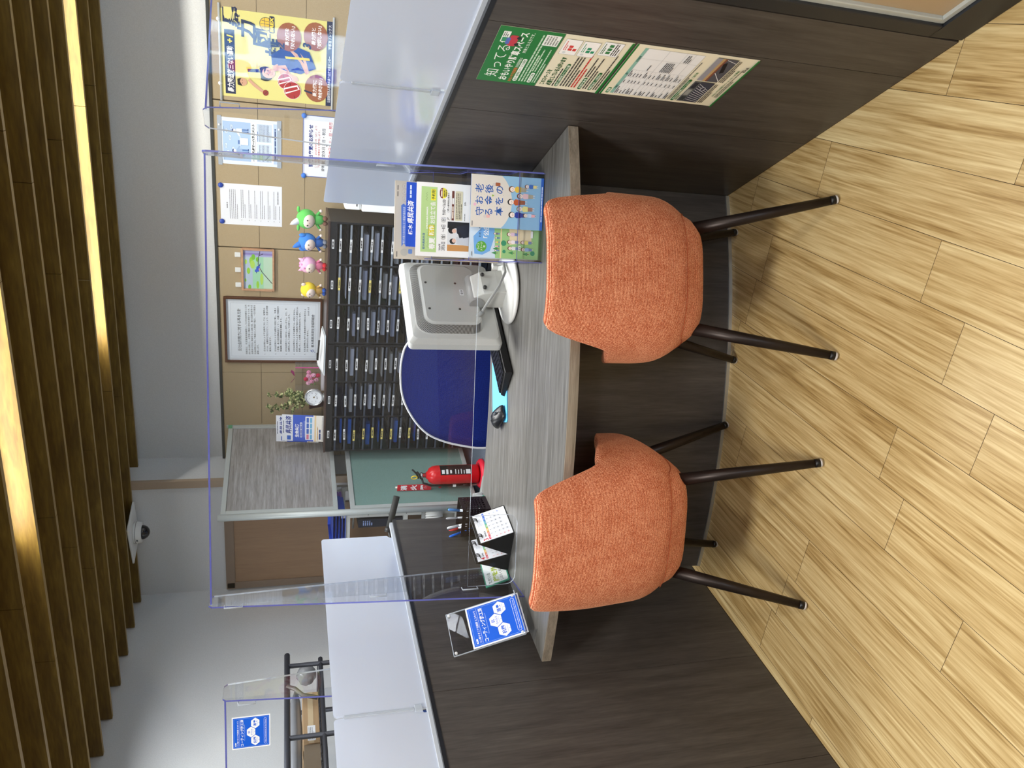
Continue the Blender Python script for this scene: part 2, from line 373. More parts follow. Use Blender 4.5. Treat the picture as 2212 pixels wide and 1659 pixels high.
# the street outside the right-hand window
struct('street_ground', MB().box(3.2, -6, -.3, 30, 16, -.2), mat('asphalt', (120, 124, 130), .9))
t = thing('street_building', 'white street building seen only as a reflection in the acrylic screen', 'building', (14, 4.6, -.2))
m = MB(); m.box(0, -6, 0, .5, 6, 8); m.box(-.25, -6, 3.5, 0, 6, 3.8); m.box(-.12, -6, 6.4, 0, 6, 6.6); m.build('facade', mat('facade_white', (232, 236, 240), .8), t)
for y, z in ((-3.6, 1.2), (-3.6, 4.4), (-2.1, 1.2), (-2.1, 4.4), (-.6, 1.0), (-.6, 2.35), (1.6, 1.2), (1.6, 4.4), (3.4, 1.2), (3.4, 4.4)):
    for _k in (0,):
        f_ = MB().box(-.06, y - .38, z, .0, y + .38, z + .9).build('window_frame', mat('facade_frame', (120, 140, 160), .4), t); m = MB(); m.box(-.08, y - .34, z + .05, -.06, y - .02, z + .85); m.box(-.08, y + .02, z + .05, -.06, y + .34, z + .85); m.build('pane', mat('facade_glass', (90, 120, 150), .15), f_)
# lower wall of tan boards with dark joints
m = MB()
xs = [-3.055, -2.359, -1.452, -.535, .39, 1.3, 2.2]; zs = [.1, .46, .745, 1.03, 1.318, 1.605, 1.868]
for i in range(len(xs) - 1):
    gl, gr = (.004 if i in (2, 3) else .0012), (.004 if i + 1 in (2, 3) else .0012)
    for j in range(len(zs) - 1):
        m.box(xs[i] + gl, 5.28, zs[j] + .0012, xs[i + 1] - gr, 5.312, zs[j + 1] - .0012, 0)
m.box(-3.055, 5.288, .1, 2.2, 5.312, 1.872, 1)
struct('wall_back_panelling', m, [TAN, mat('board_joint', (92, 78, 56), .9)])
struct('trim_1', MB().box(-3.055, 5.272, 1.868, 2.2, 5.312, 1.885), mat('dark_rail', (54, 56, 54), .5))
struct('trim_2', MB().box(-3.105, 4.955, .1, -3.045, 4.985, 2.75), mat('tan_trim', (176, 156, 134), .6), bevel=.003)
BR = grain('brown_door', [(.3, (148, 116, 88)), (.6, (160, 128, 98)), (.75, (170, 138, 108))], (7, 7, .6), .45, .03)
m = MB(); m.box(-3.955, 4.955, .1, -3.30, 4.975, 1.80, 0)
d = struct('door_1', m, BR)
m = MB()
for q in ((-4.0, .1, -3.945, 1.86), (-3.315, .1, -3.27, 1.86), (-4.0, 1.80, -3.27, 1.86)): m.box(q[0], 4.945, q[1], q[2], 4.975, q[3])
m.build('door_frame', mat('door_frame_brown', (138, 118, 100), .5), d, bevel=.004)
MB().tube([(-3.36, 4.955, .95), (-3.36, 4.91, .95), (-3.48, 4.91, .95)], .009).build('handle', ALU, d)

# ceiling with deep cedar louvres
ceil = struct('ceiling', MB().box(-4.1, -3.1, 2.78, 3.1, 5.45, 2.9), mat('dark_ceiling', (66, 60, 52), .9))
SLAT_BOUNCE = grain('cedar_edge_bounce', [(.3, (130, 108, 64)), (.7, (156, 132, 82))], (.45, 8, 8), .5, .05)  # louvre undersides coloured lighter, painting in light bounced up from the floor
rr = random.Random(5)
ys = [5.255] + [4.965 - .2645 * k for k in range(0, 14)]
for k, y in enumerate(ys):
    xl = -3.09 if k == 0 else -4.01
    cuts = [xl]; x = xl + rr.uniform(.9, 1.9)
    if k == 0: cuts = [xl, -2.65, -.9]; x = 1.0
    while x < 2.9: cuts.append(x); x += rr.uniform(1.6, 1.9)
    cuts.append(3.0); mb = MB()
    for a, b in zip(cuts, cuts[1:]):
        f = lambda X: .022 * X
        g = .0012
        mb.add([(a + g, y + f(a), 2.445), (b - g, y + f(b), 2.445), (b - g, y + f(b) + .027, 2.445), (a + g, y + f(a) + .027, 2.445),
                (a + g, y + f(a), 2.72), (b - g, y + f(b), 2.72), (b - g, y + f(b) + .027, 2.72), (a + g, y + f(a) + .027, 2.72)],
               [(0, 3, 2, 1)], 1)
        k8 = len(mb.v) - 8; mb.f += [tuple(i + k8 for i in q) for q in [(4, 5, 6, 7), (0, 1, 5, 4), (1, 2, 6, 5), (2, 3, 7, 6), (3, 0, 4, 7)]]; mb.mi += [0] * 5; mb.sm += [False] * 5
    # each louvre gets its own place in the grain pattern by sitting at its own origin
    off = Vector((rr.uniform(-3, 3), 0, 0)); mb.v = [(p[0] - off.x, p[1] - y, p[2] - 2.445) for p in mb.v]
    o = mb.build('louvre', [SLAT, SLAT_BOUNCE], ceil); o.location = (off.x, y, 2.445)
# linear lamps up between the louvres
for (x0, x1, y) in ((-1.95, 1.0, 4.575), (-2.15, 0, 2.99)):
    t = thing('linear_lamp', 'slim strip lamp glowing in the gap between the cedar louvres nearer the back wall' if y > 4 else 'slim strip lamp glowing between the cedar louvres above the counter', 'ceiling light', ((x0 + x1) / 2, y, 2.57), radians(1.2), None)
    MB().box(-(x1 - x0) / 2, -.02, -.01, (x1 - x0) / 2, .02, .15).build('housing', WHITEP, t)
    MB().box(-(x1 - x0) / 2 + .02, -.014, -.016, (x1 - x0) / 2 - .02, .014, -.0105).build('diffuser', mat('lamp_diffuser', (255, 240, 200), .5, emit=3), t)
# dome camera on its white plate
t = thing('dome_camera', 'white dome security camera under the cedar louvres', 'security camera', (-3.36, 4.82, 2.445))
t.rotation_euler = (0, 0, radians(-14))
MB().box(-.17, -.13, -.012, .17, .13, 0).build('mounting_plate', WHITEP, t, bevel=.003)
MB().lathe([(0, -.012), (.075, -.012), (.075, -.03), (.070, -.062), (0, -.062)]).build('housing', WHITEP, t)
MB().lathe([(.073, -.026), (.0765, -.026), (.0765, -.03), (.073, -.03)]).build('seam_ring', MIDG, t)
MB().ball((0, 0, -.062), .05, 20, 12).build('dome', mat('dome_smoke', (24, 26, 32), .06, coat=.5), t)
Sheet(16, 10, (90, 96, 110)).build('name_plate', frame((-.008, -.0752, -.035), (1, 0, 0), (0, 0, 1)), t)

# ---------------------------------------------------------------- partitions, counters
def arcbox(mb, r0, r1, a0, a1, z0, z1, mi=0, n=24):
    for k in range(n):
        b0 = a0 + (a1 - a0) * k / n; b1 = a0 + (a1 - a0) * (k + 1) / n
        q = [PC(r0, b0), PC(r1, b0), PC(r1, b1), PC(r0, b1)]
        fs = [(0, 3, 2, 1), (4, 5, 6, 7), (1, 2, 6, 5), (3, 0, 4, 7)]
        if k == 0: fs.append((0, 1, 5, 4))
        if k == n - 1: fs.append((2, 3, 7, 6))
        v = [(p.x, p.y, z0) for p in q] + [(p.x, p.y, z1) for p in q]
        mb.add(v, fs, mi)
    return mb
DZ = .72
def counter(a0, a1, label, group='curved counters'):
    mid = (a0 + a1) / 2; o = PC(2.4, mid)
    t = thing('counter', label, 'counter', (o.x, o.y, 0), radians(mid), None)
    inv = wmat(t).inverted()
    def fin(mb, nm, mt, **kw):
        mb.v = [tuple(inv @ Vector(p)) for p in mb.v]; return mb.build(nm, mt, t, **kw)
    fin(arcbox(MB(), 1.97, 2.782, a0, a1, DZ - .028, DZ), 'worktop', TOPW)
    fin(arcbox(MB(), 2.782, 2.7855, a0, a1, DZ - .028, DZ - .0006), 'edge_band', EDGEW)
    fin(arcbox(MB(), 2.385, 2.405, a0, a1, 0, DZ - .028), 'modesty_panel', DARKW)
    fin(arcbox(MB(), 2.405, 2.409, a0, a1, .0, .012), 'floor_trim', ALU)
    return t
# the partition panels are 40 mm thick; the booth faces them from both sides
def partition(ph, side, label, r0=1.977, r1=3.345):
    o = PC((r0 + r1) / 2, ph); t = thing('counter_partition', label, 'partition', (o.x, o.y, 0), radians(ph - 90))
    # local x runs outward along the radius, local y across; side=+1 puts the thickness on the +y side
    L2 = (r1 - r0) / 2; y0, y1 = (0, .04) if side > 0 else (-.04, 0)
    cuts = [-L2, 2.815 - (r0 + r1) / 2, 3.19 - (r0 + r1) / 2, L2]
    m = MB()
    for a, b in zip(cuts, cuts[1:]): m.box(a + .0008, y0, .004, b - .0008, y1, 1.045)
    m.box(-L2 + .003, y0 + .0015, .0, L2 - .003, y1 - .0015, 1.04, 1)
    m.build('panel', [DARKW, GAP], t)
    MB().box(-L2, y0 - .002, 1.045, L2, y1 + .002, 1.056).build('top_rail', mat('black_rail', (24, 26, 32), .35), t)
    MB().box(-L2, (y0 + y1) / 2 - .009, 1.056, L2, (y0 + y1) / 2 + .009, 1.066).build('pane_channel', mat('channel', (208, 214, 222), .35, .3), t)
    ym = (y0 + y1) / 2
    for (ra, rb) in ((2.05, 2.847), (2.853, r1 - .0)):
        a, b = ra - (r0 + r1) / 2, rb - (r0 + r1) / 2; pts = []
        for cx, cy, s0, rad in ((b - .012, 1.305, 0, .012), (a + .012, 1.305, 90, .012)):
            for k in range(5): an = radians(s0 + 22.5 * k); pts.append((cx + rad * cos(an), cy + rad * sin(an)))
        pts += [(a, 1.085), (a + .012, 1.075), (a + .012, 1.058), (b, 1.058)]
        MM = Matrix(((1, 0, 0, 0), (0, 0, -1, 0), (0, 1, 0, 0), (0, 0, 0, 1)))
        MB().prism(pts, -ym - .0025, -ym + .0025, 0, MM).build('frosted_pane', FROST, t)
    x = 2.85 - (r0 + r1) / 2
    m = MB(); m.box(x - .012, ym - .008, 1.078, x + .012, ym + .008, 1.1); m.box(x - .005, ym - .0055, 1.1, x + .005, ym + .0055, 1.29); m.build('pane_joiner', ACRC, t, bevel=.002)
    return t
partition(0, -1, 'dark wood-grain partition with frosted top beside the blue coating notice')
partition(32.4, 1, 'dark wood-grain partition with frosted top carrying the green parking posters')
# local y at rotation (ph-90): +y = direction (sin..)
counter(.82, 32.35, 'grey wood-grain curved counter with the monitor and two desk calendars')
counter(33.3, 62, 'neighbouring curved counter behind the partition with the green posters')
counter(-30, -.15, 'neighbouring curved counter behind the partition beside the blue notice')

# tall frosted screen with dark frame beyond the right-hand partition
a = PC(3.35, 32.4); dirv = (PC(4, 32.4) - PC(3, 32.4)).normalized()
t = tag(bpy.data.objects.new('window_1', None), kind='structure'); COL.objects.link(t); t.location = a; t.rotation_euler = (0, 0, radians(32.4 - 90))
DF = mat('dark_frame', (40, 43, 48), .35, .2)
m = MB(); m.box(0, 0, 0, 1.35, .045, .085); m.box(0, 0, .085, .035, .045, 2.2); m.box(1.315, 0, .085, 1.35, .045, 2.2); m.box(0, 0, 2.2, 1.35, .045, 2.24)
m.build('outer_frame', DF, t, bevel=.003)
m = MB(); m.box(.035, .007, .085, 1.315, .041, .098); m.box(.035, .007, .098, .048, .041, 2.19); m.box(1.302, .007, .098, 1.315, .041, 2.19); m.box(.035, .007, 2.187, 1.315, .041, 2.2)
m.build('inner_frame', ALUW, t, bevel=.002)
MB().box(.048, .016, .098, 1.302, .022, 2.187).build('pane', mat('frosted_tan_glass', (196, 172, 138), .38, 0, .25, ior=1.35), t)
# ---------------------------------------------------------------- orange visitor chairs
def smooth(a, b, x):
    t = min(1, max(0, (x - a) / (b - a))); return t * t * (3 - 2 * t)
def make_chair(name, label):
    t = thing(name, label, 'chair', group=None)
    nt = 44; outer = []; inner = []
    hs = [0, .04, .12, .25, .4, .55, .7, .84, .94, .985, 1]
    def pt(u, h, off):
        a = abs(u); ang = u * radians(128)
        # height of the rim along the U: tall back, shoulder, low arms
        zt = .835 - .205 * smooth(.315, .465, a) - .125 * smooth(.45, 1, a)
        zb = .362 + .03 * smooth(.5, 1, a)
        z = zb + (zt - zb) * h
        W, D = .232 - off, .205 - off
        e = .72
        sx = math.copysign(abs(sin(ang)) ** e, sin(ang)); cy = math.copysign(abs(cos(ang)) ** e, cos(ang))
        x = W * sx; y = -D * cy
        if a > .55: y += .05 * smooth(.55, 1, a)
        tub = 1 - .26 * (1 - smooth(.345, .47, z))           # draws in towards the bottom
        x *= tub; y *= tub
        lean = max(0, z - .46) * .20 * (1 - smooth(.35, .7, a)); y -= lean
        top = smooth(.62, .84, z); x *= 1 - .07 * top
        x *= 1 - .02 * smooth(.6, 1, a)
        return (x, y, z)
    vs = []; n = nt + 1; us = [-1 + 2 * i / nt for i in range(n)]
    prof = [(h, 0) for h in hs] + [(h, .034) for h in hs[::-1]]
    for u in us:
        for h, off in prof:
            x, y, z = pt(u, h, off)
            if h == 1: z += .006
            vs.append((x, y, z))
    k = len(prof)
    fs = [(i * k + j, (i + 1) * k + j, (i + 1) * k + (j + 1) % k, i * k + (j + 1) % k) for i in range(nt) for j in range(k)]
    m = MB(); m.add(vs, fs, 0, True)
    h2 = k // 2
    for i in (0, nt):
        for j in range(h2 - 1):
            q = (i * k + j, i * k + j + 1, i * k + k - 2 - j, i * k + k - 1 - j)
            m.f.append(q if i == 0 else q[::-1]); m.mi.append(0); m.sm.append(True)
    m.build('backrest_shell', FAB, t, subsurf=1)
    # seam low round the back
    sp = []
    for i in range(8, nt - 7):
        x, y, z = pt(us[i], .135, -.0012); sp.append((x, y, z))
    MB().tube(sp, .0011, 6).build('seam', mat('seam_thread', (150, 72, 42), .9), t)
    # seat cushion and underside pan
    def sup(w, y0, y1, n=36, e=.55):
        c = (y0 + y1) / 2; d = (y1 - y0) / 2
        return [(w * math.copysign(abs(cos(a)) ** e, cos(a)), c + d * math.copysign(abs(sin(a)) ** e, sin(a))) for a in [2 * pi * i / n for i in range(n)]]
    def slab(levels, mt, nm, ss=1):
        mm = MB(); n = 36
        for w, y0, y1, z in levels: mm.v += [(x, y, z) for x, y in sup(w, y0, y1)]
        for l in range(len(levels) - 1):
            for i in range(n): mm.f.append((l * n + i, l * n + (i + 1) % n, (l + 1) * n + (i + 1) % n, (l + 1) * n + i)); mm.mi.append(0); mm.sm.append(True)
        mm.f.append(tuple(range(n))[::-1]); mm.f.append(tuple(range((len(levels) - 1) * n, len(levels) * n))); mm.mi += [0, 0]; mm.sm += [True, True]
        return mm.build(nm, mt, t)
    slab([(.13, -.11, .17, .348), (.165, -.145, .215, .354), (.182, -.165, .238, .38), (.196, -.178, .25, .42), (.198, -.18, .252, .445), (.19, -.17, .245, .458), (.15, -.13, .2, .466)], FAB, 'seat')
    # legs: tapered, splayed, with white felt caps
    for sx, sy in ((1, -1), (-1, -1), (1, 1), (-1, 1)):
        top = Vector((sx * .135, -.105 if sy < 0 else .15, .375)); bot = Vector((sx * .213, sy * .245, .004))
        d = bot - top
        lg = MB().tube([top, top + d * .5, top + d * .955], [.0185, .0155, .0118], 16).build('leg', DKLEG, t)
        f = MB().tube([top + d * .95, top + d * .985], .0122, 16).build('foot_cap', BLACKP, lg)
        MB().tube([top + d * .985, bot], [.0118, .0112], 14).build('felt_pad', mat('felt_white', (206, 200, 196), .9), lg)
    return t
ch = make_chair('visitor_chair', 'orange fabric tub chair facing the brochure stand and monitor')
c2 = copy_tree(ch)
ch.location = (-.578, 1.933, 0); ch.rotation_euler = (0, 0, radians(24.5))
c2.location = (-1.232, 1.732, 0); c2.rotation_euler = (0, 0, radians(15.3)); c2['label'] = 'orange fabric tub chair in front of the two desk calendars'

# ---------------------------------------------------------------- clear acrylic screens standing on the counters
def screen(name, label):
    t = thing(name, label, 'clear screen')
    W = 1.293; T = .005
    Mw = lambda x: Matrix(((0, 0, 1, x), (1, 0, 0, 0), (0, 1, 0, 0), (0, 0, 0, 1)))   # (v, z) outline -> plate across u
    for x in (0, W):
        out = [(0, 0), (.257, 0), (.175, .925), (.165, .935), (.105, .935), (.095, .925)]
        m = MB(); n = len(out)
        m.prism(out, x - T / 2, x + T / 2, 0, Matrix(((0, 0, 1, 0), (1, 0, 0, 0), (0, 1, 0, 0), (0, 0, 0, 1))))
        m.mi = [0, 0] + [2 if i in (1,) else 1 for i in range(n)]
        m.build('side_wing', [ACR, ACRE, ACRC], t)
    # front pane: full width above the hatch, a rounded foot on each side
    y = .105; zb = .158
    def arc(cx, cz, r, a0, a1, n=5): return [(cx + r * cos(radians(a0 + (a1 - a0) * k / n)), cz + r * sin(radians(a0 + (a1 - a0) * k / n))) for k in range(n + 1)]
    M = Matrix(((1, 0, 0, 0), (0, 0, -1, y), (0, 1, 0, 0), (0, 0, 0, 1)))
    m = MB(); m.prism([(.0, zb), (W, zb), (W, .93), (.0, .93)], -T / 2, T / 2, 0, M)
    m.mi = [0, 0, 2, 0, 1, 0]
    lg = arc(.205, .03, .03, -90, 0) + [(.235, zb), (.0, zb), (.0, .03)] + arc(.03, .03, .03, 180, 270)
    k = len(m.f); m.prism(lg, -T / 2, T / 2, 0, M); m.mi[k:] = [0, 0] + [2] * len(lg)
    lr = [(W - a, b) for a, b in lg][::-1]
    k = len(m.f); m.prism(lr, -T / 2, T / 2, 0, M); m.mi[k:] = [0, 0] + [2] * len(lr)
    m.box(.006, y - .0032, .9255, W - .006, y + .0032, .9302, 1)
    m.build('front_pane', [ACR, ACRE, ACRC], t)
    for x, s in ((0, 1), (W, -1)):
        for z in (.13, .42, .84):
            MB().tube([(x + s * .004, y - .012, z), (x + s * .004, y - .03, z), (x + s * .004, y - .03, z + .05), (x + s * .004, y - .012, z + .05)], .0022, 6).build('clip', ACRC, t)
    return t
sc = screen('acrylic_screen', 'large clear acrylic screen on the curved counter round the monitor')
sc.location = (-1.577, 1.812, DZ + .0005); sc.rotation_euler = (0, 0, math.atan2(.281, .96))
def rot_about(t, deg, label):
    c = copy_tree(t); a = radians(deg); p = Vector(t.location) - C0; p.rotate(Euler((0, 0, a))); c.location = p + C0
    c.rotation_euler = (0, 0, t.rotation_euler.z + a); c['label'] = label; return c
s2 = rot_about(sc, 33.2, 'clear acrylic screen in front of the yellow sports poster')
s3 = copy_tree(sc); s3['label'] = 'clear acrylic screen carrying a blue coating notice, in front of the metal rack'
_a = radians(12); _u = Vector((cos(_a), sin(_a), 0)); _v = Vector((-sin(_a), cos(_a), 0))
s3.location = Vector((-1.79, 1.731, DZ + .0005)) - _u * 1.293 - _v * .105; s3.rotation_euler = (0, 0, _a); s3.scale = (1, 1, .952)

# notice: the blue coating sign, printed once and used on both holders
def notice():
    s = Sheet(150, 178, (246, 248, 252), rough=.3)
    B = (22, 96, 222); s.rect(5, 5, 140, 168, B)
    s.frame(9, 9, 132, 160, .8, (150, 190, 245))
    Wt = (248, 250, 255)
    s.rect(13, 14, 18, 5.5, Wt, 2.5); s.greek(15.5, 15.6, 13, 1, 2, 2, B, 2)
    s.text('リン酸チタニア光触媒 エコキメラ', 14, 30, 8.2, Wt, .012, w=118)
    s.line(13, 34, 137, 34, .6, Wt)
    s.text('コーティング施工済', 13, 52, 15, Wt, .022, w=124)
    s.text('Photocatalyst Coating Completed', 75, 60, 4.6, (190, 214, 250), 0, w=74, al='c')
    def hexa(cx, cy, a, b=None, sub='Antibacterial'):
        r = 25; s.poly([(cx + r * cos(radians(60 * k)), cy + r * .9 * sin(radians(60 * k))) for k in range(6)], Wt)
        if b: s.text(a, cx, cy - 5, 12, B, .03, al='c'); s.text(b, cx, cy + 6, 8, B, .03, w=30, al='c')
        else: s.text(a, cx, cy + 3.5, 14.5, B, .035, al='c', w=30)
        s.text(sub, cx, cy + 11.5, 3.6, B, 0, w=24, al='c'); s.line(cx, cy + 15, cx, cy + 20, 1.2, B)
    hexa(35, 108, '抗菌'); hexa(75, 88, '抗', 'ウイルス', 'Antivirus'); hexa(115, 108, '消臭', None, 'Deodorant')
    s.rect(14, 148, 122, 13, Wt, 6); s.rect(15, 149, 120, 11, B, 5.3)
    s.text('Nano Transformational Air Eco Chimera', 75, 157, 5.6, Wt, .008, w=108, al='c')
    return s
# leaning sign holder at the left end of the counter
bl, br = Vector((-1.590, 1.664, DZ + .034)), Vector((-1.562, 1.812, DZ + .034)); ex = (br - bl).normalized(); lean = Vector((-.076, .012, .205)).normalized()
t = thing('sign_holder', 'tilted clear acrylic stand holding a blue coating notice', 'sign stand', (-1.58, 1.75, DZ), 0)
Mh = frame(bl, ex, lean)
mb = MB(); Wd = (br - bl).length
mb.box(0, 0, -.002, Wd, .222, .001, 0, Mh)
o = mb.build('panel', ACR, t, world=True)
m = MB()
for q in ((-.001, 0, .001, .222), (Wd - .001, 0, Wd + .001, .222), (0, -.001, Wd, .001), (0, .221, Wd, .223)): m.box(q[0], q[1], -.0022, q[2], q[3], .0012, 0, Mh)
# folded foot and lip
m.box(0, -.002, -.002, Wd, .001, .018, 0, Mh); m.build('edge', ACRC, t, world=True)
yy = Mh.inverted() @ Vector((bl.x, bl.y, DZ))
for x0, x1 in ((0, .0022), (Wd - .0022, Wd)):
    m = MB(); A = Mh @ Vector((x0, 0, .001)); Bq = Mh @ Vector((x0, .04, -.001))
    pts = [A, Mh @ Vector((x0, .11, -.001)), Vector((A.x - .045, A.y + .012, DZ + .0004)), Vector((A.x + .012, A.y, DZ + .0004))]
    pts2 = [p + ex * (x1 - x0) for p in pts]
    m.add(pts + pts2, [(0, 1, 2, 3), (7, 6, 5, 4), (0, 4, 5, 1), (1, 5, 6, 2), (2, 6, 7, 3), (3, 7, 4, 0)])
    m.build('foot', ACR, t, world=True)
for x, y in ((.008, .008), (Wd - .008, .008), (.008, .214), (Wd - .008, .214)):
    MB().lathe([(0, -.004), (.0045, -.004), (.0045, .004), (.003, .0055), (0, .0055)], seg=14, M=Mh @ Matrix.Translation((x, y, 0))).build('screw', mat('clear_screw', (232, 236, 240), .1, 0, .2), t, world=True)
n1 = notice(); k = (Wd - .004) / .150; NM = Mh @ Matrix.Translation((.002, .158 + .003, .0022)) @ Matrix.Diagonal((k, k * .98, 1, 1))
nt_ = n1.build('coating_notice', NM, t, world=True)
nt_['label'] = 'blue printed notice'
nt2 = nt_.copy(); COL.objects.link(nt2); nt2.parent = s3; nt2.matrix_parent_inverse = Matrix(); 
nt2.matrix_basis = Matrix.Translation((1.293 - .165, .105 - .004, .91)) @ Euler((radians(90), 0, 0)).to_matrix().to_4x4() @ Matrix.Diagonal((.70, .62, 1, 1))

# ---------------------------------------------------------------- desk calendars
def calendar(label, mon, mn, w, h, P, ang, red, seed, ln=.35):
    t = thing('desk_calendar', label, 'calendar', (P[0], P[1], DZ), radians(ang), None)
    # local: x along the bottom edge, -y towards the reader, leaning back to +y
    lean = Vector((0, ln, .94)).normalized(); bot = Vector((0, 0, .006)); top = bot + lean * (h + .006)
    M1 = frame((0, 0, .004), (1, 0, 0), lean)
    m = MB(); m.box(-.003, 0, -.0035, w + .003, h + .009, -.002, 0, M1)
    bd = Vector((0, 2 * top.y + .012, .0)); M2 = frame((0, bd.y, .001), (1, 0, 0), top - bd)
    m.box(-.003, 0, -.001, w + .003, (top - bd).length, .001, 0, M2)
    m.box(-.003, .0, 0, w + .003, bd.y, .002)
    # notched card side
    m.add([(w + .003, 0, .003), (w + .003, bd.y, .003), (w + .003, top.y + .002, top.z)], [(0, 1, 2), (2, 1, 0)])
    m.add([(-.003, 0, .003), (-.003, bd.y, .003), (-.003, top.y + .002, top.z)], [(0, 2, 1), (1, 2, 0)])
    m.build('easel', mat('black_card', (26, 27, 30), .5), t)
    Wm, Hm = w * 1000, h * 1000; s = Sheet(Wm, Hm, (246, 247, 250), thick=1.4)
    s.text(mon, Wm * .03, Hm * .25, Hm * .2, red, .02); s.text('2026', Wm * .16, Hm * .13, Hm * .05, (70, 70, 80)); s.text(mn, Wm * .16, Hm * .23, Hm * .07, (40, 40, 50), .02)
    for k in range(3): s.greek(Wm * (.55 + .15 * k), Hm * .08, Wm * .12, 5, Hm * .035, .8, (150, 160, 180), seed + k)
    cols = [(224, 60, 92), (232, 110, 70), (236, 190, 80), (120, 190, 110), (60, 170, 190), (70, 120, 210), (50, 90, 200)]
    names = ['SUN', 'MON', 'TUE', 'WED', 'THU', 'FRI', 'SAT']
    cw = Wm * .94 / 7
    for i, c in enumerate(cols):
        s.rect(Wm * .03 + i * cw, Hm * .28, cw, Hm * .06, c); s.text(names[i], Wm * .03 + (i + .5) * cw, Hm * .33, Hm * .045, (250, 250, 255), .01, al='c')
    d0, nd = (0, 31) if mon == '3' else (3, 30); rows = 5; rh = Hm * .62 / rows
    for r in range(rows):
        s.rect(Wm * .03, Hm * .35 + (r + 1) * rh, Wm * .94, .25, (190, 200, 215))
        for c in range(7):
            d = r * 7 + c - d0 + 1
            if 1 <= d <= nd:
                s.text(str(d), Wm * .03 + c * cw + cw * .2, Hm * .35 + r * rh + rh * .5, rh * .52, red if c == 0 else ((50, 100, 200) if c == 6 else (60, 70, 95)), .01)
                s.greek(Wm * .03 + c * cw + cw * .25, Hm * .35 + r * rh + rh * .7, cw * .5, 1, 1, .7, (170, 178, 190), seed)
    for c in range(1, 7): s.rect(Wm * .03 + c * cw, Hm * .35, .2, Hm * .62, (205, 212, 224))
    s.build('page', M1 @ Matrix.Translation((0, h, -.0008)), t)
    t_top = M1 @ Vector((0, h + .004, 0))
    for fx in (.2, .78):
        for dx in (-.006, 0, .006):
            cx = w * fx + dx
            pts = [(cx, t_top.y - .002 + .009 * cos(a), t_top.z - .006 + .009 * sin(a)) for a in [2 * pi * q / 14 for q in range(14)]]
            MB().tube(pts + pts[:1], .0013, 6, caps=False).build('ring', BLACKM, t)
    MB().tube([(w * .1, t_top.y + .003, t_top.z + .001), (w * .9, t_top.y + .003, t_top.z + .001)], .0018, 6).build('binding_wire', BLACKM, t)
    return t
calendar('black easel desk calendar showing a red 3, the larger one beside the pen stand', '3', 'MARCH', .139, .112, (-1.455, 1.985), 86, (214, 40, 60), 3)
calendar('smaller black easel desk calendar between the march calendar and the away sign', '4', 'APRIL', .112, .108, (-1.545, 1.992), 88, (214, 40, 60), 9, .25)

# small green away sign behind the calendars
M = frame((-1.622, 1.952, DZ + .004), Vector((.020, .093, 0)), Vector((-.046, .008, .098)))
t = thing('away_sign', 'small white and green card sign leaning behind the smaller desk calendar', 'sign', (-1.64, 2.03, DZ))
s = Sheet(126, 84, (60, 150, 118)); s.rect(5, 4, 116, 76, (240, 244, 240), 6)
s.text('ただいま', 10, 24, 14, (40, 70, 60), .02, w=44); s.text('席を外して', 10, 48, 20, (176, 196, 50), .05, w=104); s.text('しばらくお待ちください', 10, 64, 11, (50, 70, 64), .01, w=100); s.greek(66, 70, 46, 1, 4, 6, (30, 40, 40), 3, 1)
s.build('sign_face', M @ Matrix.Translation((0, .084, .0012)), t, world=True)
MB().box(0, 0, -.004, .126, .084, -.0008, 0, M).build('sign_back', mat('green_card', (58, 140, 110), .5), t, world=True)
m = MB(); p0 = M @ Vector((.02, .07, -.004)); p1 = M @ Vector((.106, .07, -.004)); q = Vector((-.008, .004, 0))
m.add([p0, p1, Vector((p1.x, p1.y, DZ)) + q, Vector((p0.x, p0.y, DZ)) + q], [(0, 1, 2, 3), (3, 2, 1, 0)]); m.build('prop', mat('black_card', (26, 27, 30), .5), t, world=True)

# ---------------------------------------------------------------- perforated pen stand and pens
t = thing('pen_stand', 'dark perforated metal pen stand at the inner corner of the counter', 'pen holder', (-1.612, 2.31, DZ), radians(3))
PERF = mat('dark_maroon_metal', (40, 28, 34), .45, .3)
m = MB(); a, b, H = .055, .045, .105
nx, nz = 12, 7
m.box(-a, -b, 0, a, b, .003)
for (P0, d) in (((-a, -b), (1, 0)), ((-a, b), (1, 0)), ((-a, -b), (0, 1)), ((a, -b), (0, 1))):
    Lg = 2 * a if d[0] else 2 * b; n = nx if d[0] else 7
    def bar(u0, u1, z0, z1):
        x0, y0 = P0[0] + d[0] * u0, P0[1] + d[1] * u0; x1, y1 = P0[0] + d[0] * u1, P0[1] + d[1] * u1
        m.box(min(x0, x1) - .0007 * (d[1]), min(y0, y1) - .0007 * (d[0]), z0, max(x0, x1) + .0007 * d[1], max(y0, y1) + .0007 * d[0], z1)
    bar(0, Lg, 0, .016); bar(0, Lg, H - .014, H)
    for i in range(n + 1): bar(Lg * i / n - (.0026 if 0 < i < n else 0), Lg * i / n + (.0026 if 0 < i < n else 0), .016, H - .014) if 0 < i < n else bar(max(0, Lg * i / n - .004), min(Lg, Lg * i / n + .004), .016, H - .014)
    for j in range(1, nz): z = .016 + (H - .03) * j / nz; bar(0, Lg, z - .0032, z + .0032)
m.build('basket', PERF, t)
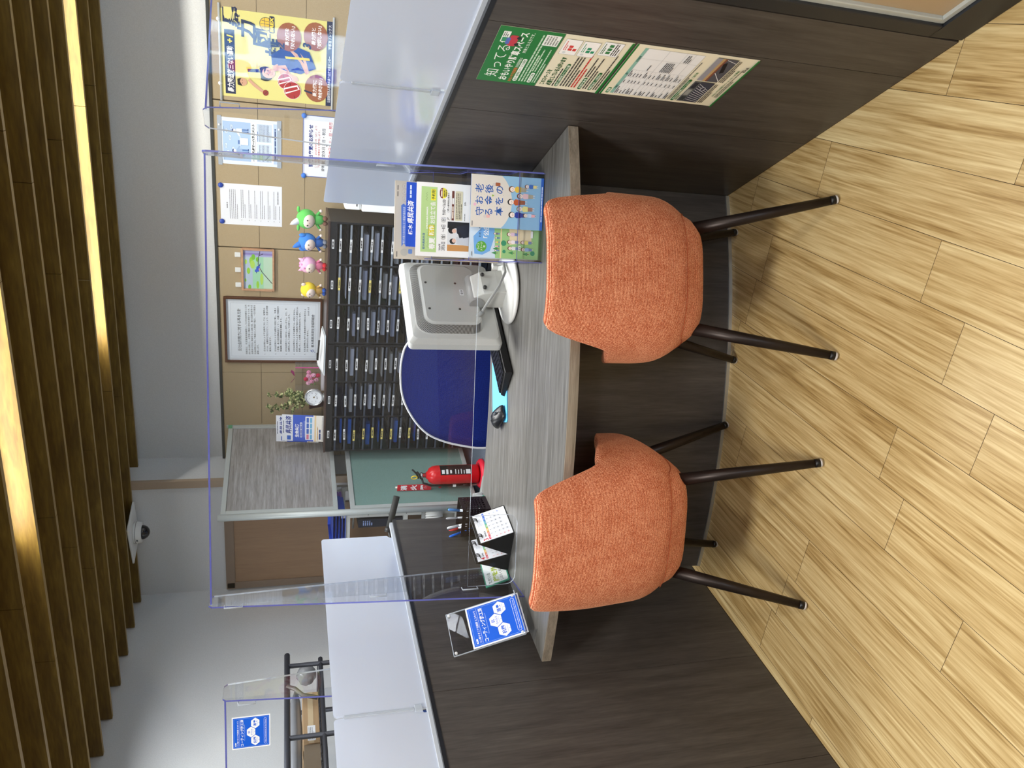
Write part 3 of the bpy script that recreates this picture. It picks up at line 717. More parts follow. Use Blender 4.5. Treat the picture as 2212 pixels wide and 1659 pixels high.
pens = [('pen', 'white capped marker pen standing in the pen stand', (236, 238, 240), (240, 244, 246), (-.045, .01), (-.06, -.0), .0045),
        ('pen', 'blue capped pen leaning out of the pen stand', (30, 100, 210), (30, 110, 225), (-.055, -.02), (-.085, -.03), .0042),
        ('pen', 'red tipped white pen leaning out of the pen stand', (225, 228, 230), (226, 70, 66), (-.058, .02), (-.09, .01), .0042),
        ('pen', 'pale blue highlighter standing upright in the pen stand', (226, 236, 244), (90, 150, 220), (.03, .0), (.038, .005), .005),
        ('pen', 'dark green pen beside the pale blue highlighter', (40, 62, 40), (50, 80, 50), (.012, .02), (.022, .03), .004),
        ('pen', 'chrome ballpoint pen standing in the pen stand', (170, 172, 176), (190, 192, 196), (-.02, .02), (-.03, .03), .0036)]
ca, sa = cos(radians(3)), sin(radians(3))
for nm, lb, c1, c2_, p, q, r in pens:
    w3 = lambda x, y, z: Vector((-1.612 + (ca * x - sa * y) * .8, 2.31 + sa * x + ca * y, DZ + z))
    A, B = w3(p[0] * .6, p[1] * .6, .006), w3(q[0], q[1], .155); d = (B - A).normalized()
    pt_ = thing(nm, lb, 'pen', A, 0, None)
    MB().tube([A, A + d * .1], r, 12).build('barrel', mat('pen_%d%d' % (c1[0], c1[2]), c1, .35), pt_, world=True)
    MB().tube([A + d * .1, A + d * .138, A + d * .143], [r * 1.08, r, r * .6], 12).build('cap', mat('cap_%d%d' % (c2_[0], c2_[2]), c2_, .3), pt_, world=True)
# folded white card with a green swirl
t = thing('tent_card', 'tiny folded white card with green stripe beside the pen stand', 'card', (-1.588, 2.384, DZ), radians(14))
s = Sheet(46, 40, (238, 244, 243)); s.poly([(0, 40), (46, 40), (46, 33), (6, 8), (0, 12)], (150, 206, 190)); s.poly([(0, 40), (46, 40), (46, 37), (4, 16), (0, 18)], (60, 160, 130)); s.circ(7, 9, 4, (30, 120, 96)); s.circ(8, 10, 2.2, (238, 244, 243))
s.build('front', frame((-.023, -.012, .04), (1, 0, 0), (0, .28, .96)), t)
MB().box(-.023, 0, -.0008, .023, .041, 0, 0, frame((0, .014, 0), (1, 0, 0), (0, -.3, .96))).build('back', PAPER, t)

# ---------------------------------------------------------------- monitor seen from behind
t = thing('monitor', 'light grey desktop monitor seen from behind on its round stand', 'monitor', (-.745, 2.375, DZ), radians(64.06))
# local: x along the casing, -y is its back (faces the visitors)
CX0, CX1 = -.190, .185; Z0, Z1 = .04, .345; YB = .060
def rr2(x0, z0, x1, z1, r, n=5):
    return [(cx + r * cos(radians(a + 90 * k / n)), cz + r * sin(radians(a + 90 * k / n))) for cx, cz, a in ((x1 - r, z0 + r, -90), (x1 - r, z1 - r, 0), (x0 + r, z1 - r, 90), (x0 + r, z0 + r, 180)) for k in range(n + 1)]
MY = Matrix(((1, 0, 0, 0), (0, 0, 1, 0), (0, 1, 0, 0), (0, 0, 0, 1)))
def loft(levels, mt, nm, par, cap=True, **kw):
    m = MB(); n = len(levels[0][0])
    for ptsl, y in levels: m.v += [(a, y, b) for a, b in ptsl]
    for l in range(len(levels) - 1):
        for i in range(n): m.f.append((l * n + i, l * n + (i + 1) % n, (l + 1) * n + (i + 1) % n, (l + 1) * n + i)); m.mi.append(0); m.sm.append(False)
    if cap: m.f.append(tuple(range(n))[::-1]); m.f.append(tuple(range((len(levels) - 1) * n, len(levels) * n))); m.mi += [0, 0]; m.sm += [False, False]
    return m.build(nm, mt, par, **kw)
cas = loft([(rr2(CX0 + .004, Z0 + .004, CX1 - .004, Z1 - .004, .012), YB + .05), (rr2(CX0, Z0, CX1, Z1, .014), YB + .046), (rr2(CX0, Z0, CX1, Z1, .014), YB + .022),
            (rr2(CX0 + .012, Z0 + .012, CX1 - .012, Z1 - .012, .02), YB + .006), (rr2(CX0 + .024, Z0 + .06, CX1 - .024, Z1 - .024, .045), YB + .0),
            (rr2(CX0 + .05, Z0 + .066, CX1 - .05, Z1 - .05, .034), YB - .020), (rr2(CX0 + .058, Z0 + .07, CX1 - .058, Z1 - .058, .028), YB - .024)], GREYP, 'casing', t)
MB().box(CX0 + .016, YB + .05, Z0 + .016, CX1 - .016, YB + .0512, Z1 - .016).build('screen_panel', mat('screen_black', (14, 16, 20), .2), t)
# ventilation slots run over the shoulder of the casing
m = MB(); lo = rr2(CX0 + .026, Z0 + .0605, CX1 - .026, Z1 - .026, .045, 12); hi = rr2(CX0 + .0485, Z0 + .0656, CX1 - .0485, Z1 - .0485, .0345, 12)
def along(poly, f):
    L_ = [(Vector(poly[(i + 1) % len(poly)]) - Vector(poly[i])).length for i in range(len(poly))]; tot = sum(L_); d = f * tot
    for i, l in enumerate(L_):
        if d <= l: return Vector(poly[i]).lerp(Vector(poly[(i + 1) % len(poly)]), d / l)
        d -= l
    return Vector(poly[0])
ns = 215
for i in range(ns):
    f = i / ns; a = along(lo, f); b = along(hi, f)
    if a.y < Z0 + .07: continue
    tdir = (along(lo, (f + .002) % 1) - a); tdir = tdir.normalized() * .0011 if tdir.length else Vector((.001, 0))
    e = .0016
    m.add([(a.x - tdir.x, YB - .0015 - e, a.y - tdir.y), (a.x + tdir.x, YB - .0015 - e, a.y + tdir.y), (b.x + tdir.x, YB - .0188 - e, b.y + tdir.y), (b.x - tdir.x, YB - .0188 - e, b.y - tdir.y)], [(0, 1, 2, 3), (3, 2, 1, 0)])
m.build('vent_slots', mat('vent_dark', (58, 56, 54), .8), cas)
for x, z in ((-.075, .175), (.045, .175), (-.075, .275), (.045, .275)):
    MB().lathe([(0, 0), (.0042, 0), (.0042, .0015), (0, .0015)], seg=12, M=Matrix.Translation((x, YB - .024, z)) @ Euler((radians(90), 0, 0)).to_matrix().to_4x4()).build('screw', mat('screw_dark', (50, 50, 50), .4), cas)
s = Sheet(26, 13, (238, 240, 240)); s.text('全158', 3, 10, 9, (60, 60, 64), .02, w=20); s.build('asset_label', frame((-.01, YB - .0246, .165), (1, 0, 0), (0, 0, 1)), cas)
s = Sheet(120, 26, (176, 178, 178)); s.text('NEC', 5, 10, 6, (60, 60, 64), .02); s.greek(5, 13, 60, 3, 4, 1.2, (70, 70, 74), 4); s.greek(72, 5, 40, 5, 4, 1, (80, 80, 84), 5); s.rect(24, 4, 6, 6, (60, 60, 60)); s.poly([(50, 11), (54, 4), (58, 11)], (60, 60, 60)); s.rect(34, 4, 10, 7, (100, 100, 100))
s.build('rating_plate', frame((CX0 + .03, YB + .0035, Z0 + .048), (1, 0, 0), (0, -.12, .6)), cas)
# stand: hinge drum, neck and oval foot
MB().tube([(-.06, .028, .118), (.06, .028, .118)], .024, 20).build('hinge', MIDG, t)
m = MB(); Mn = Matrix(((0, 0, 1, 0), (1, 0, 0, 0), (0, 1, 0, 0), (0, 0, 0, 1)))
m.prism([(-.028, .01), (.05, .01), (.05, .08), (.045, .13), (.005, .13), (-.016, .1), (-.026, .05)], -.052, .052, 0, Mn)
nk = m.build('neck', GREYP, t, bevel=.005)
for x in (-.03, .03):
    MB().ball((x, -.0235, .095), .007, 12, 8).build('neck_screw', mat('screw_dark', (50, 50, 50), .4), nk)
m = MB()
for k in range(5):
    pass
m.lathe([(0, 0), (.108, 0), (.118, .004), (.12, .010), (.115, .014), (.092, .0155), (.086, .020), (.06, .026), (0, .028)], seg=40)
m.v = [(x * 1.12, y * .95, z) for x, y, z in m.v]; m.build('stand_base', WHITEP, t)
pts = []
for k in range(17):
    a = k / 16; pts.append((-.02 + .03 * a + .075 * sin(pi * a) * -1, -.03 - .02 * sin(pi * a), .03 + .085 * a + .01 * sin(2 * pi * a)))
MB().tube([(.055, -.045, .05), (.035, -.07, .03), (-.01, -.075, .034), (-.06, -.06, .06), (-.085, -.03, .085), (-.095, .0, .1), (-.10, .03, .11), (-.10, YB - .0, .13)], .0045, 10).build('cable', MIDG, t)
m = MB(); m.tube([(-.10, .02, .105), (-.10, YB + .002, .132)], .0085, 12); m.build('cable_plug', MIDG, t)
m = MB(); m.cbox((.052, -.043, .052), (.02, .016, .018)); m.build('cable_clip', WHITEP, t, bevel=.002)

# ---------------------------------------------------------------- keyboard, mouse pad, mouse
t = thing('keyboard', 'black keyboard beside the monitor stand', 'keyboard', (-.985, 2.211, DZ), radians(64.06))
KB = mat('key_black', (24, 25, 28), .35)
m = MB(); m.add([(0, 0, .004), (.43, 0, .004), (.43, .13, .0), (0, .13, .0), (.004, .004, .028), (.426, .004, .028), (.426, .126, .016), (.004, .126, .016)],
                [(0, 3, 2, 1), (4, 5, 6, 7), (0, 1, 5, 4), (1, 2, 6, 5), (2, 3, 7, 6), (3, 0, 4, 7)]); m.build('body', BLACKP, t, bevel=.0025)
kt = lambda y: .028 - .012 * (y - .004) / .122
m = MB()
for r in range(6):
    y0 = .010 + r * .0192; x = .010; rr = random.Random(r)
    ws = {0: [1] * 21, 1: [1] * 21, 2: [1.5] + [1] * 11 + [1.5] + [1] * 7, 3: [1.75] + [1] * 10 + [2.25] + [1] * 7, 4: [2.25] + [1] * 9 + [2.75] + [1] * 7, 5: [1.25, 1.25, 1.25, 6.25, 1.25, 1.25, 1.5] + [1] * 7}[r]
    sc_ = .408 / sum(ws)
    for wv in ws:
        ww = wv * sc_; z = kt(y0)
        zb, zt = z - .001, z + .006
        m.add([(x + .0008, y0, zb), (x + ww - .0008, y0, zb), (x + ww - .0008, y0 + .0172, zb - .0017), (x + .0008, y0 + .0172, zb - .0017),
               (x + .0026, y0 + .002, zt), (x + ww - .0026, y0 + .002, zt), (x + ww - .0026, y0 + .015, zt - .0015), (x + .0026, y0 + .015, zt - .0015)],
              [(4, 5, 6, 7), (0, 1, 5, 4), (1, 2, 6, 5), (2, 3, 7, 6), (3, 0, 4, 7)]); x += ww
m.build('keys', KB, t)
t = MB(); pts = [(a, b) for a, b in rr2(0, 0, .215, .185, .012)]
t.prism(pts, 0, .003); o = t.build('mouse_pad', mat('sky_blue_pad', (96, 196, 252), .6)); o.location = (-1.166, 2.205, DZ + .0004); o.rotation_euler = (0, 0, radians(27)); tag(o, 'bright blue mouse pad under the black mouse', 'mouse pad')
t = thing('mouse', 'black wireless mouse on the blue mouse pad', 'mouse', (-1.178, 2.268, DZ + .0036), radians(-128))
m = MB(); sec = []
for i, (y, wd, h) in enumerate([(-.054, .012, .008), (-.05, .024, .018), (-.035, .031, .031), (-.012, .0325, .037), (.012, .031, .034), (.034, .030, .026), (.048, .026, .017), (.053, .018, .009)]):
    for k in range(13):
        a = pi * k / 12; m.v.append((wd * cos(a), y, .001 + h * sin(a) ** .8))
for i in range(7):
    for k in range(12): m.f.append((i * 13 + k, i * 13 + k + 1, (i + 1) * 13 + k + 1, (i + 1) * 13 + k)); m.mi.append(0); m.sm.append(True)
m.f.append(tuple(range(13))[::-1]); m.f.append(tuple(range(7 * 13, 8 * 13))); m.mi += [0, 0]; m.sm += [False, False]
m.f.append(tuple([i * 13 for i in range(8)] + [i * 13 + 12 for i in range(7, -1, -1)])); m.mi.append(0); m.sm.append(False)
m.build('shell', mat('mouse_black', (26, 28, 32), .3), t, subsurf=1)
MB().tube([(0, .020, .0335), (0, .034, .029)], .0042, 12).build('scroll_wheel', mat('wheel_grey', (80, 84, 90), .4), t)
MB().box(-.0006, .01, .0, .0006, .05, .0022, 0, frame((0, 0, .0345), (1, 0, 0), (0, 1, -.24))).build('button_gap', mat('chrome_line', (130, 136, 144), .25, .7), t)
MB().box(-.007, -.02, 0, .007, -.004, .0012, 0, frame((0, 0, .0362), (1, 0, 0), (0, 1, .02))).build('side_strip', mat('wheel_grey', (80, 84, 90), .4), t)
# ---------------------------------------------------------------- things on the back wall (all face the hall: local x right, y up, normal towards the room)
def wallM(x, z, y=WY - .0008): return frame((x, y, z), (1, 0, 0), (0, 0, 1))
NAVYP = (26, 40, 78); YEL = (228, 218, 134)
def pins(par, pts, col, r=.011):
    pmt = mat('pin_%d' % col[0], col, .35)
    for x, y in pts:
        MB().lathe([(0, .0), (r, 0), (r, .005), (r * .8, .009), (0, .010)], seg=16, M=Matrix.Translation((x, y, .0004))).build('pin', pmt, par)

# yellow crime-prevention poster with basketball players
s = Sheet(486, 664, YEL, curl=.004)
s.rect(0, 22, 14, 640, YEL); s.rect(16, 30, 280 + 180, 58, NAVYP)
s.text('暴力団追放三ない運動', 26, 76, 40, (246, 244, 236), .022, w=260, shear=.15); s.text('+1', 300, 78, 48, (250, 220, 60), .03, shear=.2)
s.rect(300 + 75, 30, 120, 60, YEL)
for i, (ch_, x, y, sz) in enumerate((('暴', 398, 112, 106), ('力', 340, 196, 106), ('団', 304, 280, 106), ('排', 256, 352, 104), ('除', 246, 424, 90))):
    s.text(ch_, x - 8, y, sz, NAVYP, .035, shear=.1)
# round ball emblem
s.circ(428, 268, 38, NAVYP); s.circ(428, 268, 35, (240, 196, 60))
for a in (-18, 0, 18): s.line(428 + a, 236 + abs(a) * .3, 428 + a * .7, 300 - abs(a) * .3, 2.4, NAVYP)
s.line(394, 262, 462, 258, 2.4, NAVYP); s.rect(382, 286, 92, 30, NAVYP, 6); s.text('BREX', 428, 309, 27, (248, 214, 70), .05, al='c', w=84, shear=.12)
# players
SK = (214, 164, 134); HR = (34, 26, 24); JB = (34, 62, 132)
s.poly([(206, 300), (262, 296), (300, 350), (330, 420), (300, 520), (210, 560), (170, 470), (180, 380)], JB)
s.poly([(250, 380), (262, 376), (266, 520), (252, 524)], (240, 214, 80))
s.poly([(204, 330), (150, 352), (118, 420), (130, 458), (152, 446), (164, 410), (212, 380)], SK)
s.poly([(300, 400), (330, 430), (250, 500), (180, 520), (170, 500), (236, 466)], SK)
s.circ(150, 262, 42, HR, 46); s.circ(156, 280, 30, SK, 38); s.poly([(118, 262), (150, 226), (190, 248), (186, 268), (150, 256)], HR)
s.circ(146, 278, 3.4, HR); s.circ(168, 276, 3.4, HR); s.line(148, 302, 166, 300, 2.4, (150, 70, 64)); s.line(158, 284, 160, 292, 1.6, (170, 116, 92))
s.poly([(168, 312), (196, 300), (214, 332), (182, 348)], SK)
s.poly([(116, 118 + 48), (176, 150), (188, 226), (120, 236)], (232, 208, 80)); s.poly([(150, 160), (168, 158), (172, 226), (154, 230)], NAVYP)
s.circ(90, 128, 22, SK, 27); s.poly([(66, 128), (72, 100), (104, 98), (114, 122), (92, 112)], HR); s.circ(84, 128, 2.4, HR); s.circ(100, 127, 2.4, HR)
s.poly([(112, 170), (88, 200), (60, 240), (50, 252), (40, 240), (72, 190), (104, 156)], SK)
s.circ(40, 262, 17, (150, 52, 44)); s.line(28, 250, 52, 276, 2, HR)
def ball(x, y, r):
    s.circ(x, y, r + 2, (244, 240, 236)); s.circ(x, y, r, (176, 44, 46)); s.line(x - r * .9, y + r * .3, x + r * .9, y - r * .3, 3, HR); s.poly([(x - r * .5, y - r * .8), (x + r * .2, y - r), (x + r * .7, y + r * .6), (x + r * .2, y + r * .9)], (240, 236, 232)); s.poly([(x - r * .3, y - r * .8), (x + r * .05, y - r * .9), (x + r * .5, y + r * .55), (x + r * .2, y + r * .7)], (176, 44, 46))
ball(118, 378, 44); ball(70, 420, 50)
OR = (158, 92, 58)
for cx, cy, n_, l1, l2, nx in ((372, 400, '2', '暴力団を', '「恐れない」', 300), (392, 556, '3', '暴力団と', '「交際しない」', 316), (96, 566, '1', '暴力団に', '「金を出さない」', 60)):
    s.circ(cx, cy, 80, OR, 72); s.line(cx - 70, cy + 30, cx + 70, cy - 20, 1.5, (140, 78, 48)); s.text(n_, nx, cy - 28, 66, NAVYP, .03, shear=.25)
    s.text(l1, cx, cy - 2, 26, (250, 246, 240), .02, al='c', w=96); s.text(l2, cx, cy + 32, 26, (250, 246, 240), .035, al='c', w=124)
s.rect(0, 622, 486, 36, NAVYP); s.text('公益財団法人栃木県暴力追放県民センター', 20, 648, 20, (236, 238, 244), .01, w=270); s.text('宇都宮ブレックス', 330, 648, 20, (236, 238, 244), .01, w=136)
po = s.build('sports_poster', wallM(-.508, 1.818), None, 'yellow poster of basketball players with dark blue characters', 'poster')
rod = mat('poster_rod', (226, 230, 232), .25, 0, .3)
for nm, y in (('top_rod', -.004), ('bottom_rod', -.662)):
    MB().tube([(-.028, y, .004), (.512, y, .004)], .007, 10).build(nm, rod, po)
pins(po, [(.07, .0), (.425, .0)], (244, 246, 248), .012)

# customer harassment notice in a plastic sleeve
s = Sheet(282, 378, (226, 234, 246))
s.rect(18, 24, 246, 330, (244, 247, 252)); s.rect(22, 28, 238, 166, (172, 198, 232))
s.greek(26, 34, 80, 1, 5, 2.2, (90, 110, 150), 2); s.greek(190, 34, 60, 1, 5, 2.2, (90, 110, 150), 4)
for x, y in ((70, 58), (112, 46), (200, 50), (160, 70), (92, 88), (226, 80)):
    s.rect(x - 16, y - 8, 32, 17, (120, 146, 190), 7); s.rect(x - 15, y - 7, 30, 15, (206, 222, 242), 6); s.greek(x - 9, y - 2, 18, 2, 4, 1.5, (70, 96, 150), 3)
def fig(x, flip, top, hair):
    f = -1 if flip else 1
    s.circ(x, 96, 10, (236, 232, 232)); s.poly([(x - 11, 92), (x - 4, 82), (x + 8, 83), (x + 11, 92), (x, 90)], hair)
    s.poly([(x - 13, 108), (x + 13, 108), (x + 15, 142), (x - 15, 142)], top); s.poly([(x + f * 10, 110), (x + f * 32, 124), (x + f * 30, 131), (x + f * 8, 122)], top)
    s.rect(x - 12, 142, 10, 34, (92, 128, 186)); s.rect(x + 2, 142, 10, 34, (92, 128, 186)); s.rect(x - 15, 176, 14, 5, (40, 66, 130), 2); s.rect(x + 2, 176, 14, 5, (40, 66, 130), 2)
fig(84, False, (150, 176, 214), (44, 70, 132)); fig(206, True, (240, 244, 250), (40, 62, 124))
s.rect(122, 132, 44, 46, (246, 248, 252)); s.frame(122, 132, 44, 46, 1, (80, 110, 170)); s.rect(126, 118, 24, 12, (86, 120, 180)); s.rect(114, 128, 60, 5, (216, 226, 242))
s.text('STOP！', 26, 214, 10, (24, 30, 50), .02, w=26); s.text('カスタマーハラスメント', 54, 215, 17, (20, 22, 30), .05, w=200, shear=.15)
s.greek(40, 220, 200, 1, 5, 1.6, (110, 116, 130), 5)
for x in (24, 146):
    s.rect(x, 230, 112, 90, (206, 220, 240)); s.greek(x + 5, 234, 100, 1, 6, 3.2, (50, 90, 160), 7); s.greek(x + 5, 244, 102, 9, 8, 2.6, (70, 84, 120), 8 + x)
s.rect(18, 330, 246, 22, (190, 210, 238)); s.greek(46, 337, 190, 1, 5, 9, (60, 76, 120), 3, 1)
ha = s.build('harassment_notice', wallM(-.914, 1.842), None, 'light blue customer harassment notice with two cartoon figures', 'poster')
m = MB(); m.box(-.008, -.022, .0006, .290, .002, .003); m.build('sleeve_top', ACRC, ha); MB().box(-.004, -.378, .0006, .288, -.352, .003).build('sleeve_bottom', ACRC, ha)
pins(ha, [(.05, -.01), (.235, -.01), (.05, -.365), (.235, -.365)], (238, 242, 246), .007)

# business day change notice
s = Sheet(384, 280, (242, 244, 248)); s.rect(0, 0, 4, 280, (46, 84, 168)); s.rect(0, 0, 384, 4, (46, 84, 168)); s.rect(380, 0, 4, 280, (46, 84, 168)); s.rect(8, 9, 368, 1.5, (120, 140, 190))
s.text('営業日変更のお知らせ', 64, 60, 27, (30, 50, 130), .04, w=262)
s.text('このたび、2025年4月1日（火）より', 60, 86, 14, (190, 90, 90), .01, w=262); s.text('下記の通り営業日を変更致します。', 60, 106, 14, (190, 90, 90), .01, w=236)
s.text('変更前　定休日：日・祝日', 40, 138, 23, (48, 50, 62), .015, w=268); s.poly([(198, 146), (212, 146), (205, 158)], (30, 30, 40))
s.text('変更後　定休日：土・日・祝日', 40, 180, 23, (196, 60, 70), .015, w=310); s.rect(52, 190, 290, 3, (60, 90, 170)); s.greek(60, 208, 260, 3, 18, 8, (90, 96, 120), 3)
no = s.build('business_days_notice', wallM(-.958, 1.332), None, 'white business days notice with blue border and two blue magnets', 'poster')
pins(no, [(.006, -.006), (.378, -.006)], (64, 128, 226), .016)

# plain typed letter
s = Sheet(264, 379, (238, 240, 246)); s.greek(106, 38, 64, 1, 8, 5, (84, 86, 94), 1)
y = 56
for n_, ind in ((5, 0), (3, 1), (2, 1), (2, 1), (3, 1), (2, 1), (2, 1), (1, 1)):
    s.greek(38 + ind * 8, y, 190 - ind * 8, n_, 11, 3.2, (118, 120, 130), y, .5); s.greek(30, y, 4, 1, 9, 4, (84, 86, 96), 2, 1) if ind else None; y += n_ * 11 + 14
s.greek(146, 352, 84, 1, 8, 4.5, (84, 86, 96), 5, 1)
le = s.build('typed_letter', wallM(-1.300, 1.840), None, 'white typed letter hung from two dark blue magnets', 'paper')
pins(le, [(.018, -.006), (.262 - .012, -.004)], (34, 70, 170), .016)

# framed bird photograph
def pframe(name, label, x, z, w_, h_, t_, dep, fm, cat, y=WY):
    o = thing(name, label, cat, (x, y, z))
    m = MB()
    for q in ((0, -t_, w_, 0), (0, -h_, w_, -h_ + t_), (0, -h_ + t_, t_, -t_), (w_ - t_, -h_ + t_, w_, -t_)): m.box(q[0], -dep, q[1], q[2], -.001, q[3])
    m.build('frame', fm, o, bevel=.0025)
    return o
LW = grain('light_oak_frame', [(.3, (176, 132, 98)), (.6, (200, 156, 122))], (8, 8, 3), .45, .03)
fp = pframe('framed_photograph', 'small light wood frame with a photograph of a blue bird', -1.745, 1.722, .292, .212, .013, .018, LW, 'picture')
s = Sheet(270, 190, (170, 206, 196))
for q, c in (((0, 0, 270, 60), (178, 196, 214)), ((0, 60, 270, 70), (160, 212, 176)), ((0, 130, 270, 60), (184, 214, 190)), ((224, 0, 46, 190), (168, 170, 214)), ((236, 0, 14, 190), (140, 130, 190))): s.rect(*q, c)
G = [(150, 206, 60), (120, 186, 56), (176, 216, 92)]
for i, (x, y, a, b) in enumerate(((196, 52, 26, 12), (222, 66, 20, 12), (170, 60, 28, 15), (126, 34, 22, 11), (206, 92, 16, 10), (70, 118, 40, 10), (30, 92, 26, 9), (12, 40, 18, 10), (188, 18, 16, 8), (60, 14, 12, 6))): s.circ(x, y, a, G[i % 3], b)
for p in ((40, 186, 120, 120), (120, 120, 170, 96), (170, 96, 212, 98), (212, 98, 262, 108), (232, 102, 246, 128)): s.line(*p, 4.5, (60, 50, 62))
s.circ(142, 96, 20, (52, 84, 200), 13); s.circ(128, 84, 11, (58, 92, 212), 10); s.poly([(158, 96), (186, 112), (160, 108)], (40, 60, 160)); s.poly([(117, 82), (108, 84), (117, 88)], (40, 40, 50)); s.circ(125, 82, 1.8, (10, 10, 20)); s.circ(138, 104, 10, (200, 160, 150), 5)
s.build('photograph', frame((.011, -.006, -.011), (1, 0, 0), (0, 0, 1)), fp)
for i, x in enumerate((-1.708, -1.604, -1.500)):
    t = tag(MB().box(x - .016, WY - .012, 1.724, x + .016, WY - .001, 1.762).build('picture_hook', WHITEP, bevel=.003), ['white square hook above the blue bird photograph, nearest the framed policy', 'middle white square hook above the blue bird photograph', 'white square hook above the blue bird photograph, nearest the typed letter'][i], 'hook', 'white hooks above the bird photograph')

# framed policy document
fd = pframe('framed_document', 'large brown framed policy document on the tan wall', -2.275, 1.843, .482, .655, .016, .022, mat('bronze_brown_frame', (92, 56, 34), .3, .35), 'picture')
s = Sheet(450, 623, (214, 222, 230)); s.frame(10, 10, 430, 603, 1, (150, 158, 166)); s.rect(18, 18, 414, 587, (224, 232, 240)); s.frame(28, 28, 394, 567, .8, (120, 130, 150))
K = (36, 38, 46)
s.text('反社会的勢力に対する基本方針', 225, 92, 26, K, .008, w=312, al='c')
L0 = ['　当組合は、共済事業実施機関としての社会的責任と公共', '的使命を果たし、お客様と職員の安全を確保するため、社', '会秩序や安全に脅威を与える暴力団、暴力団関係者等の反', '社会的勢力に対して断固とした態度で臨み、一切の関係を', '遮断します。']
y = 132
for i, l in enumerate(L0): s.text(l, 44, y, 13.4, K, .006, w=(366 if i < 4 else 74)); y += 19
B_ = [('1.', ['反社会的勢力による不当要求に対しては、被害防止', 'のため、組織的な対応を行うことにより、迅速な問題', '解決に努めます。']), ('2.', ['反社会的勢力による不当要求の排除に関し、平素よ', 'り警察、暴力追放運動推進センター、弁護士等関係外', '部機関と緊密な連携関係を構築します。']), ('3.', ['反社会的勢力との取引を一切行いません。また、不', '当要求に対しては断固としてお断りします。']), ('4.', ['反社会的勢力による不当要求には一切応じません。', '反社会的勢力による不当要求が認められた場合には、', '民事上もしくは刑事上の法的対応を行います。']), ('5.', ['反社会的勢力に対する資金提供や不適切な取引およ', 'び便宜供与は行いません。'])]
y = 252
for n_, ls in B_:
    s.text(n_, 44, y, 12, K, .004)
    for l in ls: s.text(l, 66, y, 13.2, K, .006, w=340 * len(l) / 24); y += 19
    y += 16
s.text('2010年 8 月', 340, 548, 13, K, .004, w=64); s.text('栃木県民共済生活協同組合', 102, 582, 21, K, .01, w=250)
s.circ(74, 576, 9, (30, 60, 150)); s.circ(74, 576, 6, (224, 232, 240)); s.line(66, 566, 82, 562, 3, (30, 60, 150)); s.line(66, 588, 60, 592, 3, (30, 60, 150))
s.build('document', frame((.016, -.008, -.016), (1, 0, 0), (0, 0, 1)), fd)

